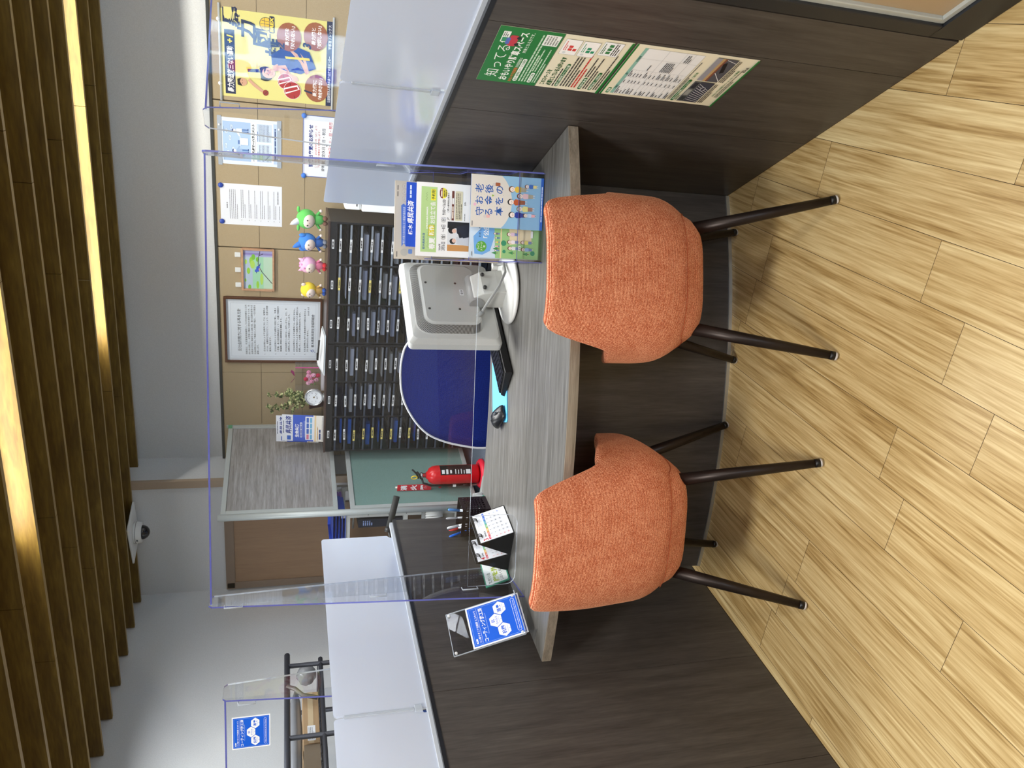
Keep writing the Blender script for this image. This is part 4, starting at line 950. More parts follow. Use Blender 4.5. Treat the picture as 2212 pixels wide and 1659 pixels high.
# ---------------------------------------------------------------- clear-drawer letter cabinets (two stacks of three columns)
CAB = mat('cabinet_black', (26, 28, 33), .45)
DRW = glassy('drawer_clear', (.78, .81, .88, 1), rough=.05)
DLIP = mat('drawer_lip', (150, 160, 172), .12, 0, .3)
DLIPD = mat('drawer_lip_dark', (74, 82, 96), .15, 0, .2)
TRAY = mat('tray_dark', (40, 44, 52), .5)
FY, BYc = 4.85, 5.22; ZT = 1.172
dm = None; rr = random.Random(11)
def cab_text(i): return ['請求書', '住所変更', '申込書', '契約変更', '掛金', '領収書', '名義変更', '解約', '保険証券', '総合案内', '封筒', '振替用紙'][i % 12]
lblm = {}
for ci, (xa, xb, lbl) in enumerate(((-2.775, -1.962, 'black cabinet of clear drawers below the ivy and leaflet stand'), (-1.955, -1.142, 'black cabinet of clear drawers below the stuffed toys'))):
    t = thing('drawer_cabinet', lbl, 'drawer cabinet', ((xa + xb) / 2, (FY + BYc) / 2, .1), 0, None); ox, oy = (xa + xb) / 2, (FY + BYc) / 2
    cw = (xb - xa - .016) / 3; m = MB()
    def bx(x0, y0, z0, x1, y1, z1, mi=0): m.box(x0 - ox, y0 - oy, z0 - .1, x1 - ox, y1 - oy, z1 - .1, mi)
    bx(xa, FY - .004, ZT - .044, xb, BYc, ZT); bx(xa, FY, .1, xb, BYc, .14); bx(xa, BYc - .01, .1, xb, BYc, ZT)
    for k in range(4): x = xa + k * (cw + .0013) + (.0 if k < 3 else 0); bx(x, FY, .1, x + .012, BYc, ZT - .03)
    NR = 15; pz = (ZT - .05 - .145) / NR
    for r in range(NR + 1):
        z = .145 + r * pz; bx(xa, FY + .02, z - .003, xb, BYc, z)
    m.build('carcass', CAB, t)
    MB().box(xa - ox - .003, FY - .008 - oy, ZT - .1, xb - ox + .003, BYc - oy, ZT - .1 + .012).build('top_board', mat('dark_walnut_top', (74, 58, 54), .3), t)
    for k in range(3):
        x0 = xa + .013 + k * (cw + .0013); x1 = x0 + cw - .014
        s = Sheet(58, 14, (228, 230, 230)); s.greek(7, 3.5, 44, 1, 3, 7, (40, 40, 44), k + ci * 3, 1); s.build('column_label', frame(((x0 + x1) / 2 - .03 - ox, FY - .0045 - oy, ZT - .012 - .1), (1, 0, 0), (0, 0, 1)), t)
        for r in range(NR):
            z = .145 + r * pz; zz = z - .1; X0, X1 = x0 - ox, x1 - ox; Y0 = FY - oy
            # drawer: clear front with a bright lip, dark inside
            d = MB(); d.box(X0, Y0, zz + .002, X1, Y0 + .0025, zz + pz - .02, 0); d.box(X0, Y0 + .0025, zz + .002, X1, Y0 + .3, zz + .004, 2)
            d.box(X0, Y0 - .010, zz + pz - .02, X1, Y0 + .003, zz + pz - .0165, 1); d.box(X0, Y0 - .010, zz + pz - .0165, X1, Y0 - .008, zz + pz - .008, 1)
            for q in range(1, 5): d.box(X0 + (X1 - X0) * q / 5 - .0006, Y0 + .05, zz + .004, X0 + (X1 - X0) * q / 5 + .0006, Y0 + .3, zz + .012, 2)
            dr = d.build('drawer', [DRW, DLIP if (ci == 1 and k > 0) else DLIPD, TRAY], t)
            yl = (k * 7 + r * 3 + ci * 5) % 9 == 0 or (ci == 0 and k == 0 and r in (11, 10, 9, 8))
            bgc = (224, 208, 120) if yl else (222, 224, 224)
            key = (yl, (k + r * 3 + ci) % 12)
            if key not in lblm:
                s = Sheet(84, 14, bgc); s.greek(16, 3.5, 52, 1, 3, 6.5, (60, 60, 66), key[1], 1); lb = s.build('drawer_label', Matrix(), dr); lblm[key] = lb
            else: lb = lblm[key].copy(); COL.objects.link(lb); lb.parent = dr
            lb.matrix_basis = frame(((X0 + X1) / 2 - .042 + rr.uniform(-.01, .01), Y0 - .0108, zz + pz - .0065), (1, 0, rr.uniform(-.03, .03)), (0, 0, 1))
            # papers lying in the drawer
            if rr.random() < .72 and r > 4:
                c = rr.choice([(200, 200, 196), (214, 212, 206), (176, 178, 182), (190, 186, 170)]) if not (ci == 0 and k == 0) else rr.choice([(40, 110, 190), (34, 100, 180), (50, 120, 200)])
                w0 = rr.uniform(.0, .05); mb_ = MB(); mb_.box(X0 + .01 + w0, Y0 + .012, zz + .0045, X1 - .01 - rr.uniform(0, .05), Y0 + .26, zz + rr.uniform(.01, .034)); 
                mb_.build('papers', mat('stack_%d' % c[0], c, .7), dr)
# small clear joining bracket between the cabinets
tag(MB().box(-1.985, FY - .006, .885, -1.932, FY - .001, .935).build('tape_patch', glassy('clear_tape', (.8, .84, .9, 1), rough=.2)), 'shiny clear tape patch joining the two drawer cabinets', 'tape')

# ---------------------------------------------------------------- on top of the cabinets
TZ = ZT + .012
def plush(name, label, x, y, rz, hood, body, foot, ears, spots=None, horn=None, glasses=False, h=1.0):
    """small plain stuffed toy: round head in a hood, pale face, short arms and legs"""
    t = thing(name, label, 'stuffed toy', (x, y, TZ), radians(rz), 'stuffed toys on the cabinet')
    def mm(n_, c): return mat('plush_%s_%d_%d' % (n_, c[0], c[2]), c, .95)
    HM, BM, FM = mm('h', hood), mm('b', body), mm('f', foot); FACE = mat('plush_face', (238, 220, 208), .95)
    MB().ball((0, 0, .045), (.028, .024, .032)).build('body', BM, t)
    MB().ball((0, 0, .108), (.052, .046, .050), 20, 14).build('hood', HM, t)
    MB().ball((0, -.017, .101), (.041, .034, .036), 18, 12).build('face', FACE, t)
    m = MB(); 
    for sx in (-1, 1): MB().ball((sx * .014, -.0505, .103), (.0034, .002, .0046), 10, 8).build('eye', BLACKP, t)
    MB().ball((0, -.0512, .092), (.003, .0016, .0014), 8, 6).build('mouth', mat('plush_mouth', (190, 80, 80), .9), t)
    for sx in (-1, 1):
        MB().tube([(sx * .020, 0, .058), (sx * .042, -.006, .044), (sx * .05, -.008, .038)], [.008, .007, .006], 10).build('arm', BM, t)
        MB().ball((sx * .053, -.009, .035), .0085, 10, 8).build('hand', FACE, t)
        MB().ball((sx * .014, -.014, .013), (.011, .019, .013), 12, 8).build('leg', FM, t)
    for sx in (-1, 1):
        if ears == 'point': MB().lathe([(.014, 0), (.009, .012), (0, .03)], seg=10, M=Matrix.Translation((sx * .036, 0, .142)) @ Euler((0, sx * .5, 0)).to_matrix().to_4x4()).build('ear', HM, t)
        elif ears == 'flop': MB().ball((sx * .047, -.004, .135), (.010, .014, .02), 10, 8).build('ear', HM, t)
        elif ears == 'leaf': MB().ball((sx * .052, 0, .148), (.018, .005, .008), 10, 8).build('ear', HM, t)
        else: MB().ball((sx * .046, 0, .14), (.014, .008, .014), 10, 8).build('ear', FACE, t)
    if horn: MB().lathe([(.017, 0), (.016, .02), (.010, .04), (0, .056)], seg=12, M=Matrix.Translation((-.004, -.012, .142)) @ Euler((.35, -.35, 0)).to_matrix().to_4x4()).build('tuft', mm('t', horn), t)
    if spots:
        for k in range(12):
            a = 2 * pi * k / 12 + .2; e = .5 + .4 * (k % 3); d = Vector((cos(a) * cos(e), sin(a) * cos(e), sin(e)))
            MB().ball((d.x * .0505, d.y * .0445, .108 + d.z * .0485), .0075, 8, 6).build('spot', mm('s', spots), t)
    t.scale = (h, h, h); return t
plush('stuffed_toy', 'green hooded stuffed toy with a pale grey tuft', -1.205 + .045, 4.955, -12, (104, 200, 96), (90, 180, 90), (120, 84, 70), 'leaf', horn=(214, 218, 226), h=1.2)
plush('stuffed_toy', 'blue stuffed toy with a striped blue tuft, beside the green one', -1.305, 4.95, -20, (62, 130, 214), (46, 96, 170), (120, 126, 138), 'flop', horn=(58, 120, 206), h=1.12)
plush('stuffed_toy', 'pink spotted stuffed toy between the blue and yellow ones', -1.455, 4.95, -26, (240, 184, 216), (214, 120, 150), (206, 40, 50), 'point', spots=(226, 150, 196), h=1.06)
plush('stuffed_toy', 'yellow stuffed toy next to the large framed policy', -1.622, 4.95, -28, (244, 216, 60), (190, 150, 80), (38, 84, 170), 'round', h=1.02)

# clipboard with papers and a pen, half over the edge of the cabinets
t = thing('clipboard', 'white clipboard lying tilted on the cabinets below the framed policy', 'clipboard', (-2.03, 4.93, TZ), radians(4))
m = MB(); m.add([(-.15, -.11, .004), (.13, -.11, .0), (.13, .11, .012), (-.15, .11, .04), (-.15, -.11, .008), (.13, -.11, .004), (.13, .11, .016), (-.15, .11, .044)], [(0, 3, 2, 1), (4, 5, 6, 7), (0, 1, 5, 4), (1, 2, 6, 5), (2, 3, 7, 6), (3, 0, 4, 7)])
m.build('board', mat('pale_grey_blue', (206, 216, 222), .4), t)
m = MB(); m.add([(-.13, -.10, .010), (.12, -.10, .006), (.12, .10, .018), (-.13, .10, .0455)], [(0, 1, 2, 3)]); m.v += [(x, y, z + .002) for x, y, z in m.v]; m.f.append((4, 5, 6, 7)); m.mi.append(0); m.sm.append(False); m.build('paper', PAPER, t)
pn = thing('pen', 'black pen lying on the white clipboard', 'pen', (-2.03, 4.93, TZ + .05)); MB().tube([(-.08, .0, -.004), (.06, .01, -.0125)], .006, 10).build('barrel', BLACKP, pn); MB().box(-.08, .004, -.001, -.03, .008, .004).build('pocket_clip', BLACKM, pn)

# clear box of pink preserved flowers with a ribbon
t = thing('flower_box', 'clear gift box of pink preserved flowers with a magenta ribbon', 'flowers', (-2.27, 5.02, TZ))
PK = mat('ribbon_magenta', (196, 70, 140), .5)
m = MB(); m.box(-.085, -.05, 0, .085, .05, .19); m.build('clear_box', glassy('box_clear', (.86, .87, .88, 1)), t)
MB().box(-.087, -.052, 0, .087, .052, .018).build('box_base', mat('box_silver', (190, 186, 190), .4), t)
MB().box(.082, -.0515, 0, .087, -.045, .19).build('ribbon_band', PK, t)
for sx in (-1, 1):
    m = MB(); m.add([(0, -.01, .192), (sx * .02, -.02, .205), (sx * .042, -.018, .222), (sx * .046, 0, .215), (sx * .03, .01, .198)], [(0, 1, 2, 3, 4), (4, 3, 2, 1, 0)]); m.build('ribbon_loop', PK, t)
rr = random.Random(4)
for i in range(11):
    a = i * 2.4; r_ = .012 + .0042 * i; c = (-.005 + r_ * .9 * cos(a), -.018 + .008 * sin(i), .085 + r_ * .95 * sin(a)); col = [(236, 150, 186), (246, 186, 210), (206, 40, 84), (240, 168, 200)][i % 4]
    m = MB()
    for q in range(7):
        b = 2 * pi * q / 7; m.ball((c[0] + .009 * cos(b), c[1], c[2] + .009 * sin(b)), (.0075, .005, .0075), 8, 5)
    m.ball((c[0], c[1] - .004, c[2]), .007, 8, 5); m.build('flower', mat('petal_%d' % col[1], col, .8), t)
for i in range(6):
    a = i * 1.1 + .4; MB().ball((-.025 + .03 * cos(a), -.02, .07 + .02 * sin(a)), (.009, .003, .005), 8, 5).build('leaf', mat('leaf_pale', (120, 160, 90), .8), t)

# round thermometer on a small foot
t = thing('thermometer', 'round silver rimmed thermometer dial standing on the cabinet', 'thermometer', (-2.388, 4.93, TZ + .0))
Mx = Matrix.Translation((0, 0, .066)) @ Euler((radians(84), 0, 0)).to_matrix().to_4x4()
MB().lathe([(0, -.014), (.058, -.014), (.063, -.006), (.063, .008), (.058, .014), (.052, .010), (.052, .004), (0, .004)], seg=40, M=Mx).build('case', mat('silver_rim', (196, 198, 200), .25, .7), t)
s = Sheet(1, 1, (240, 242, 244)); s.circ(0, 0, 51, (236, 240, 244), n=40)
for k in range(22):
    a = radians(150 + k * 240 / 21); s.line(42 * cos(a), 42 * sin(a), 47 * cos(a), 47 * sin(a), 1, (60, 60, 70))
for k, n_ in enumerate(('-10', '0', '10', '20', '30', '40')):
    a = radians(160 + k * 44); s.text(n_, 33 * cos(a), 33 * sin(a) + 4, 8, (50, 50, 60), .01, al='c')
s.line(0, 0, 30, 22, 1.6, (40, 40, 46)); s.circ(0, 0, 6, (150, 140, 110)); s.circ(0, 0, 3, (80, 70, 50)); s.greek(-12, 18, 24, 2, 5, 2, (80, 80, 90))
s.build('dial', Mx @ Matrix.Translation((0, 0, .0045)), t)
MB().lathe([(0, 0), (.03, 0), (.03, .004), (.008, .008), (.006, .012)], seg=20).build('foot', ALU, t)

# variegated ivy in a small pot
t = thing('potted_ivy', 'variegated ivy plant between the thermometer and leaflet stand', 'plant', (-2.475, 5.06, TZ))
MB().lathe([(0, 0), (.045, 0), (.052, .03), (.062, .085), (.066, .09), (.060, .094), (.052, .085), (0, .08)], seg=24).build('pot', mat('maroon_pot', (70, 30, 36), .5), t)
rr = random.Random(21); STM = mat('ivy_stem', (84, 72, 46), .8)
def ivy_mat():
    m = mat('ivy_leaf', (90, 110, 60), .6); bs = m.node_tree.nodes['Principled BSDF']; tc = N(m, 'ShaderNodeTexCoord'); n = N(m, 'ShaderNodeTexNoise'); n.inputs['Scale'].default_value = 60
    L(m, tc.outputs['Object'], n.inputs[0]); r = ramp(m, [(.38, (58, 74, 40)), (.5, (112, 128, 70)), (.62, (206, 204, 150))]); L(m, n.outputs[0], r.inputs[0]); L(m, r.outputs[0], bs.inputs['Base Color']); return m
IV = ivy_mat(); lm = MB()
def leaf(mb, c, n_, up, sz):
    n_ = n_.normalized(); u = up.cross(n_).normalized(); v = n_.cross(u)
    pts = [(0, -.1), (.35, -.35), (.55, .05), (.95, .2), (.42, .45), (0, 1), (-.42, .45), (-.95, .2), (-.55, .05), (-.35, -.35)]
    vs = [c + u * (a * sz) + v * (b * sz) + n_ * (-abs(a) * sz * .3) for a, b in pts]; mb.add(vs, [(0, 1, 2, 3, 4, 5), (0, 5, 6, 7, 8, 9)])
for i in range(9):
    a0 = rr.uniform(0, 2 * pi); tall = rr.uniform(.1, .2) if i < 6 else .30; pts = []
    for k in range(7):
        f = k / 6; pts.append(Vector((cos(a0) * .075 * f + (.0 if i < 6 else -.0), sin(a0) * .05 * f, .08 + tall * f - .03 * f * f)) + Vector((rr.uniform(-.008, .008), rr.uniform(-.008, .008), 0)))
    MB().tube(pts, .0018, 6).build('stem', STM, t)
    for k in range(1, 7):
        for _ in range(3 if i < 6 else 2):
            leaf(lm, pts[k] + Vector((rr.uniform(-.02, .02), rr.uniform(-.02, .02), rr.uniform(-.015, .015))), Vector((rr.uniform(-.8, .8), -1, rr.uniform(-.3, .9))), Vector((rr.uniform(-1, 1), 0, 1)), rr.uniform(.016, .03))
tag(lm.build('leaves', IV, t), kind='stuff')

# leaflet stand with two blue leaflets
t = thing('leaflet_stand', 'clear stand on the cabinet holding two blue leaflets', 'brochure stand', (-2.64, 4.97, TZ))
m = MB(); m.box(-.115, .004, .0, .115, .007, .2); m.box(-.115, -.03, 0, .115, -.027, .08); m.box(-.115, -.03, 0, .115, .04, .003); m.box(-.115, .037, 0, .115, .04, .26); m.build('holder', ACR, t)
def leaflet(name, label, x, y, z, back):
    s = Sheet(206, 292, (242, 244, 250)); s.rect(0, 0, 206, 74, (240, 243, 250)); s.greek(60, 8, 100, 1, 4, 5, (70, 80, 110), 4, 1); s.text('県民共済', 56, 60, 42, (36, 60, 150), .028, w=140, shear=.15); s.rect(8, 34, 34, 26, (56, 104, 200))
    s.rect(0, 74, 206, 138, (64, 98, 208))
    s.text('生命共済', 30, 112, 28, (250, 250, 255), .04, w=106); s.rect(30, 122, 118, 15, (236, 240, 252), 2); s.greek(34, 126, 108, 1, 4, 7, (50, 80, 180), 6, 1); s.greek(30, 148, 130, 3, 8, 3, (200, 214, 250), 2)
    s.rect(10, 158, 186, 62, (244, 246, 252), 3)
    for i, c in enumerate(((226, 130, 160), (70, 110, 200), (70, 110, 200), (70, 110, 200))): s.rect(16 + i * 44, 166, 38, 16, c, 2); s.rect(16 + i * 44, 190, 38, 14, (120, 190, 232), 2)
    s.rect(0, 220, 206, 12, (246, 220, 170)); s.rect(0, 232, 206, 60, (250, 246, 236)); s.greek(10, 240, 180, 1, 8, 5, (200, 150, 60), 4); s.greek(16, 252, 80, 1, 4, 11, (50, 70, 130), 6, 1); s.greek(10, 272, 186, 3, 6, 2.6, (110, 110, 120), 5)
    return s.build(name, frame((x, y, z), (1, 0, 0), (0, .12, 1)), None, label, 'leaflet')
leaflet('leaflet', 'blue leaflet in front in the small stand on the cabinet', -2.64 - .098, 4.957, TZ + .278, 0)
leaflet('leaflet', 'blue leaflet peeking out behind in the small stand on the cabinet', -2.64 - .128, 5.0, TZ + .318, 1)
# ---------------------------------------------------------------- brochure stand on the counter, right end
BA = math.atan2(.292, .956); BO = Vector((-.578, 2.083, DZ + .0006))
BMat = Matrix.Translation(BO) @ Matrix.Rotation(BA, 4, 'Z')
t = thing('brochure_stand', 'clear three-tier acrylic brochure stand beside the monitor', 'brochure stand', BO, BA)
m = MB(); m.box(0, 0, 0, .256, .215, .003); m.build('base', [ACR], t)
for nm, y, z0, z1 in (('front_pocket', .004, .003, .075), ('middle_pocket', .078, .10, .20), ('rear_pocket', .142, .2, .30)):
    m = MB(); m.box(0, y, z0, .256, y + .0025, z1, 0); m.box(0, y, z1, .256, y + .0025, z1 + .0012, 1); m.box(0, y, z0, .256, y + .055, z0 + .0025, 0); m.build(nm, [ACR, ACRE], t)
for x in (0, .2535):
    m = MB(); k = [(0, .0), (.215, 0), (.215, .36), (.195, .36), (.15, .31), (.14, .22), (.085, .21), (.075, .09), (0, .08)]
    m.prism(k, x, x + .0025, 0, Matrix(((0, 0, 1, 0), (1, 0, 0, 0), (0, 1, 0, 0), (0, 0, 0, 1)))); m.mi = [0, 0] + [1] * len(k); m.build('side', [ACR, ACRE], t)
MB().box(0, .212, 0, .256, .2145, .36).build('back', ACR, t)
def brochure(s, name, label, x, y, z, lean=.05, back=0, cat='booklet'):
    return s.build(name, BMat @ frame((x, y, z), (1, 0, 0), (0, lean, 1)), None, label, cat)
def person_(s, x, y, k, top, hair, leg=(160, 150, 130), skin=(250, 236, 228)):
    s.circ(x, y, 7 * k, hair, 7.5 * k); s.circ(x, y + 1.6 * k, 5.8 * k, skin); s.circ(x - 2 * k, y + 2 * k, .7 * k, (30, 30, 30)); s.circ(x + 2 * k, y + 2 * k, .7 * k, (30, 30, 30)); s.line(x - 1.4 * k, y + 4.2 * k, x + 1.4 * k, y + 4.2 * k, .5 * k, (190, 90, 80))
    s.poly([(x - 3 * k, y + 7 * k), (x + 3 * k, y + 7 * k), (x + 7 * k, y + 11 * k), (x + 6 * k, y + 22 * k), (x - 6 * k, y + 22 * k), (x - 7 * k, y + 11 * k)], top)
    s.poly([(x - 5 * k, y + 22 * k), (x + 5 * k, y + 22 * k), (x + 4.4 * k, y + 34 * k), (x - 4.4 * k, y + 34 * k)], leg); s.line(x - 2.6 * k, y + 34 * k, x - 2.6 * k, y + 39 * k, 1.4 * k, skin); s.line(x + 2.6 * k, y + 34 * k, x + 2.6 * k, y + 39 * k, 1.4 * k, skin)
BL = (30, 92, 176)
s = Sheet(148, 212, (150, 198, 232), thick=3.5)
import itertools
arc_ = [(0, 0), (148, 0)] + [(74 + 92 * cos(radians(a)), 42 + 78 * sin(radians(a))) for a in range(37, 144, 7)] 
s.poly(arc_, (228, 224, 216)); s.rect(4, 4, 14, 3.4, (150, 150, 150))
for r, row in enumerate(('守る本', 'お金を', '老後の')): pass
for (ch_, x, y) in (('守', 34, 36), ('お', 66, 34), ('老', 97, 34), ('る', 34, 62), ('金', 65, 62), ('後', 97, 62), ('本', 36, 92), ('を', 66, 92), ('の', 97, 92)): s.text(ch_, x, y, 26, BL, .012)
for x in (61, 93): 
    for k in range(11): s.circ(x, 14 + k * 8, .7, (190, 180, 170), n=6)
s.circ(64, 12, 4, (238, 190, 214)); s.poly([(88, 62), (94, 60), (92, 68)], (150, 190, 60)); s.circ(32, 42, 5, (220, 214, 210)); s.rect(28, 46, 9, 10, (240, 190, 186), 2); s.circ(122, 66, 5, (216, 212, 208)); s.rect(118, 70, 10, 14, (170, 96, 60), 2)
BK, BN = (34, 34, 36), (110, 66, 46)
person_(s, 76, 116, 1.25, (190, 92, 50), BK, (160, 86, 60)); person_(s, 40, 120, 1.25, (40, 60, 160), BK, (40, 60, 150)); person_(s, 112, 118, 1.25, (232, 196, 70), BN, (178, 172, 150))
person_(s, 58, 142, 1.15, (240, 232, 150), (120, 126, 120), (176, 130, 110)); person_(s, 94, 142, 1.15, (240, 200, 206), BN, (176, 170, 150)); person_(s, 40, 160, .85, (190, 214, 240), BN, (240, 180, 186)); person_(s, 122, 162, .85, (60, 110, 200), BN, (240, 224, 150))
s.rect(0, 204, 148, 8, (36, 100, 200)); s.greek(24, 206.5, 100, 1, 3, 2.6, (230, 240, 250), 3, 1)
brochure(s, 'booklet', 'light blue booklet with a family drawing in the front of the brochure stand', .094, .018, .214, .055)
s = Sheet(148, 210, (214, 232, 248), thick=3)
s.poly([(10, 16), (60, 12), (90, 40), (140, 52), (148, 60), (148, 78), (60, 74), (20, 62), (8, 40)], (120, 180, 240)); s.circ(32, 36, 15.5, (96, 176, 62)); s.text('ライフ', 32, 30, 6.5, (250, 250, 250), .02, al='c'); s.text('ステージ', 32, 39, 6.5, (250, 250, 250), .02, al='c'); s.text('別', 32, 47, 6.5, (250, 250, 250), .02, al='c')
s.text('わたしたちの', 58, 34, 8, (30, 60, 120), .02); s.text('「公的年金」', 56, 56, 17, (250, 252, 255), .03)
s.poly([(0, 78), (148, 70), (148, 210), (0, 210)], (160, 208, 140)); s.rect(0, 92, 148, 4, (236, 222, 170)); s.poly([(40, 120), (120, 116), (130, 180), (50, 186)], (238, 222, 186))
for x, y in ((10, 66), (22, 70), (12, 116), (24, 118), (10, 160)): s.poly([(x, y + 14), (x + 5, y), (x + 10, y + 14)], (70, 150, 90)); s.rect(x + 4, y + 14, 2, 5, (120, 90, 60))
for x, y, r_ in ((44, 102, 8), (18, 190, 7), (20, 104, 5)): s.circ(x, y, r_, (60, 150, 110))
for x, y, k, c in ((22, 78, .35, (130, 160, 210)), (34, 78, .35, (240, 170, 180)), (46, 78, .35, (250, 214, 90)), (58, 78, .4, (90, 150, 150)), (70, 74, .45, (120, 120, 130)), (30, 120, .8, (236, 236, 240)), (48, 118, .8, (250, 240, 244)), (70, 116, .8, (230, 200, 220)), (28, 160, .8, (150, 180, 220)), (48, 158, .8, (230, 220, 120))): person_(s, x, y, k, c, BN, (120, 140, 190))
s.rect(24, 146, 14, 7, (250, 250, 250), 1); s.text('年金', 31, 152, 5.5, (70, 120, 90), .02, al='c'); s.rect(62, 182, 20, 7, (250, 250, 250), 1); s.rect(4, 6, 12, 3, (150, 160, 170))
brochure(s, 'booklet', 'pale blue and green pension booklet behind the family booklet', .010, .040, .210, .05)
# event flyer
s = Sheet(210, 297, (248, 250, 252), thick=2.4)
s.rect(12, 14, 186, 46, (186, 220, 150)); s.text('栃木県民共済', 20, 26, 7.5, (30, 90, 160), .02, w=46); s.text('SPRING&SUMMER', 78, 34, 6, (250, 252, 250), .03, w=64); [s.line(24 + k * 5, 36 - 3 * (k % 2), 29 + k * 5, 33 + 3 * (k % 2), .5, (110, 140, 90)) for k in range(9)]; [s.line(158 + k * 4, 32 - 5 * (k % 2), 162 + k * 4, 27 + 5 * (k % 2), .5, (110, 140, 90)) for k in range(6)]
s.text('春夏', 20, 54, 18, (250, 252, 250), .03, w=34); s.rect(58, 36, 32, 18, (226, 216, 60)); s.frame(58, 36, 32, 18, .8, (150, 150, 50)); s.text('新作', 60, 51, 15, (250, 252, 240), .03, w=28); s.text('お仕立て会', 94, 54, 16, (250, 252, 250), .02, w=62); s.rect(160, 42, 32, 14, (250, 240, 60)); s.text('予約制', 162, 53, 10.5, (50, 90, 60), .02, w=28)
s.text('2026年', 18, 72, 6.5, (30, 30, 34), .01); s.text('3月6日（金）～8日（日）9:00～16:00', 18, 85, 13.5, (30, 30, 34), .006, w=146)
s.circ(182, 78, 15, (240, 232, 70), 11.5); s.poly([(167, 76), (169, 70), (176, 67), (188, 67), (195, 70), (197, 76)], (120, 40, 40)); s.greek(172, 70.5, 20, 1, 3, 4, (250, 240, 220), 3, 1); s.greek(172, 79, 20, 2, 5, 3, (120, 110, 40), 5, 1)
s.text('P', 106, 98, 12, (90, 90, 90), 0, shear=.4); s.text('ご購入者特別価格有り', 128, 95, 5.6, (60, 60, 64), .01, w=56); s.rect(106, 99, 70, .5, (120, 120, 120))
s.rect(106, 103, 84, 7, (110, 56, 46)); s.greek(112, 104.5, 34, 1, 3, 4, (244, 230, 214), 6, 1); s.rect(152, 104, 18, 5, (250, 250, 250), 2.4)
s.rect(106, 113, 84, 22, (224, 218, 190), 3); s.greek(110, 116, 74, 4, 4.6, 2.2, (110, 104, 90), 4)
s.text('JUN.', 150, 144, 6, (60, 60, 60), .01); s.greek(106, 141, 34, 1, 4, 1.5, (120, 120, 124), 2)
s.rect(18, 92, 84, 64, (226, 230, 234)); s.rect(18, 92, 18, 64, (206, 150, 90)); s.rect(84, 92, 18, 64, (30, 32, 36)); s.circ(46, 108, 8, (40, 40, 42), 9); s.circ(48, 112, 6, (232, 196, 178)); s.poly([(38, 120), (58, 118), (66, 140), (64, 156), (34, 156)], (206, 210, 218)); s.circ(78, 104, 10, (26, 26, 28), 10); s.circ(76, 112, 6.5, (232, 196, 178)); s.poly([(70, 120), (88, 118), (98, 156), (60, 156), (56, 140)], (36, 40, 54)); s.poly([(56, 128), (72, 122), (74, 128), (58, 136)], (30, 32, 40))
s.greek(20, 166, 170, 14, 8, 3, (90, 90, 96), 6)
brochure(s, 'flyer', 'white and green spring order flyer in the middle of the brochure stand', .008, .092, .357, .04, cat='flyer')
# blue leaflet and tan sheet behind
s = Sheet(184, 258, (26, 78, 196), thick=4)
s.text('栃木', 34, 18, 13, (250, 250, 255), .03, w=30, shear=.1); s.text('県民共済', 66, 20, 19, (250, 250, 255), .028, w=66, shear=.15); s.greek(140, 10, 36, 1, 4, 5, (220, 230, 250), 3, 1); s.greek(20, 40, 140, 6, 12, 5, (200, 214, 250), 3)
brochure(s, 'leaflet', 'deep blue co-op leaflet behind the green and white flyer', .034, .120, .382, .03, cat='leaflet')
s = Sheet(227, 320, (226, 214, 192), thick=5)
s.rect(6, 7, 16, 3, (120, 110, 100)); s.rect(200, 7, 14, 3, (120, 110, 100)); s.rect(182, 7, 14, 3, (120, 110, 100))
s.poly([(36, 22), (156, 19), (162, 26), (156, 33), (40, 35), (46, 28)], (84, 130, 216)); s.text('地域の皆さまのお役に立つ都道府県民共済', 46, 31, 7.4, (244, 246, 250), .02, w=106)
for k in range(18): s.poly([(36 + k * 7.6, 46), (39 + k * 7.6, 41 + (k * 3 % 4)), (43 + k * 7.6, 46)], (70, 120, 210))
s.circ(20, 30, 11, (206, 200, 184)); s.rect(16, 42, 14, 12, (110, 150, 214), 3)
for x in (176, 196, 212): s.circ(x, 27 + (x % 3), 8, (200, 176, 150)); s.circ(x, 27 + (x % 3), 7.3, (228, 218, 198)); s.circ(x - 2, 27, .8, (120, 90, 70)); s.circ(x + 2, 27, .8, (120, 90, 70))
for k in range(9): s.circ(14 + (k * 53 % 200), 80 + k * 25, 12, (206, 186, 160)); s.circ(14 + (k * 53 % 200), 80 + k * 25, 11.2, (226, 214, 192))
brochure(s, 'leaflet', 'tall beige leaflet with blue ribbon at the back of the brochure stand', -.002, .160, .410, .02, cat='leaflet')

# ---------------------------------------------------------------- green parking posters on the right-hand partition
du = (PC(3, 32.4) - PC(2, 32.4)).normalized(); nn = Vector((-cos(radians(32.4)), -sin(radians(32.4)), 0))
def partM(r, z): p = PC(r, 32.4, z) + nn * .0012; return frame(p, du, (0, 0, 1))
GR = (36, 122, 58); CR = (236, 230, 206)
s = Sheet(219, 302, CR, thick=.5, rough=.3)
s.rect(0, 0, 219, 142, GR); s.text('知ってる？', 22, 40, 33, (244, 248, 244), -.004, w=150); s.text('おもいやり駐車スペース', 12, 66, 21, (248, 250, 248), .028, w=192)
s.text('おもいやり駐車場', 8, 80, 9, (226, 110, 60), .02, w=60); s.text('利用証制度は', 70, 80, 8, (220, 232, 220), .01, w=40); s.text('対象となる方です。', 130, 79, 9, (230, 240, 230), .01, w=76)
s.rect(12, 83, 96, 9.5, (246, 250, 246), 4.5); s.text('障がい者等用スペースでの現状', 16, 90.5, 7, GR, .02, w=88); s.greek(14, 97, 190, 3, 7, 3.6, (196, 222, 198), 3)
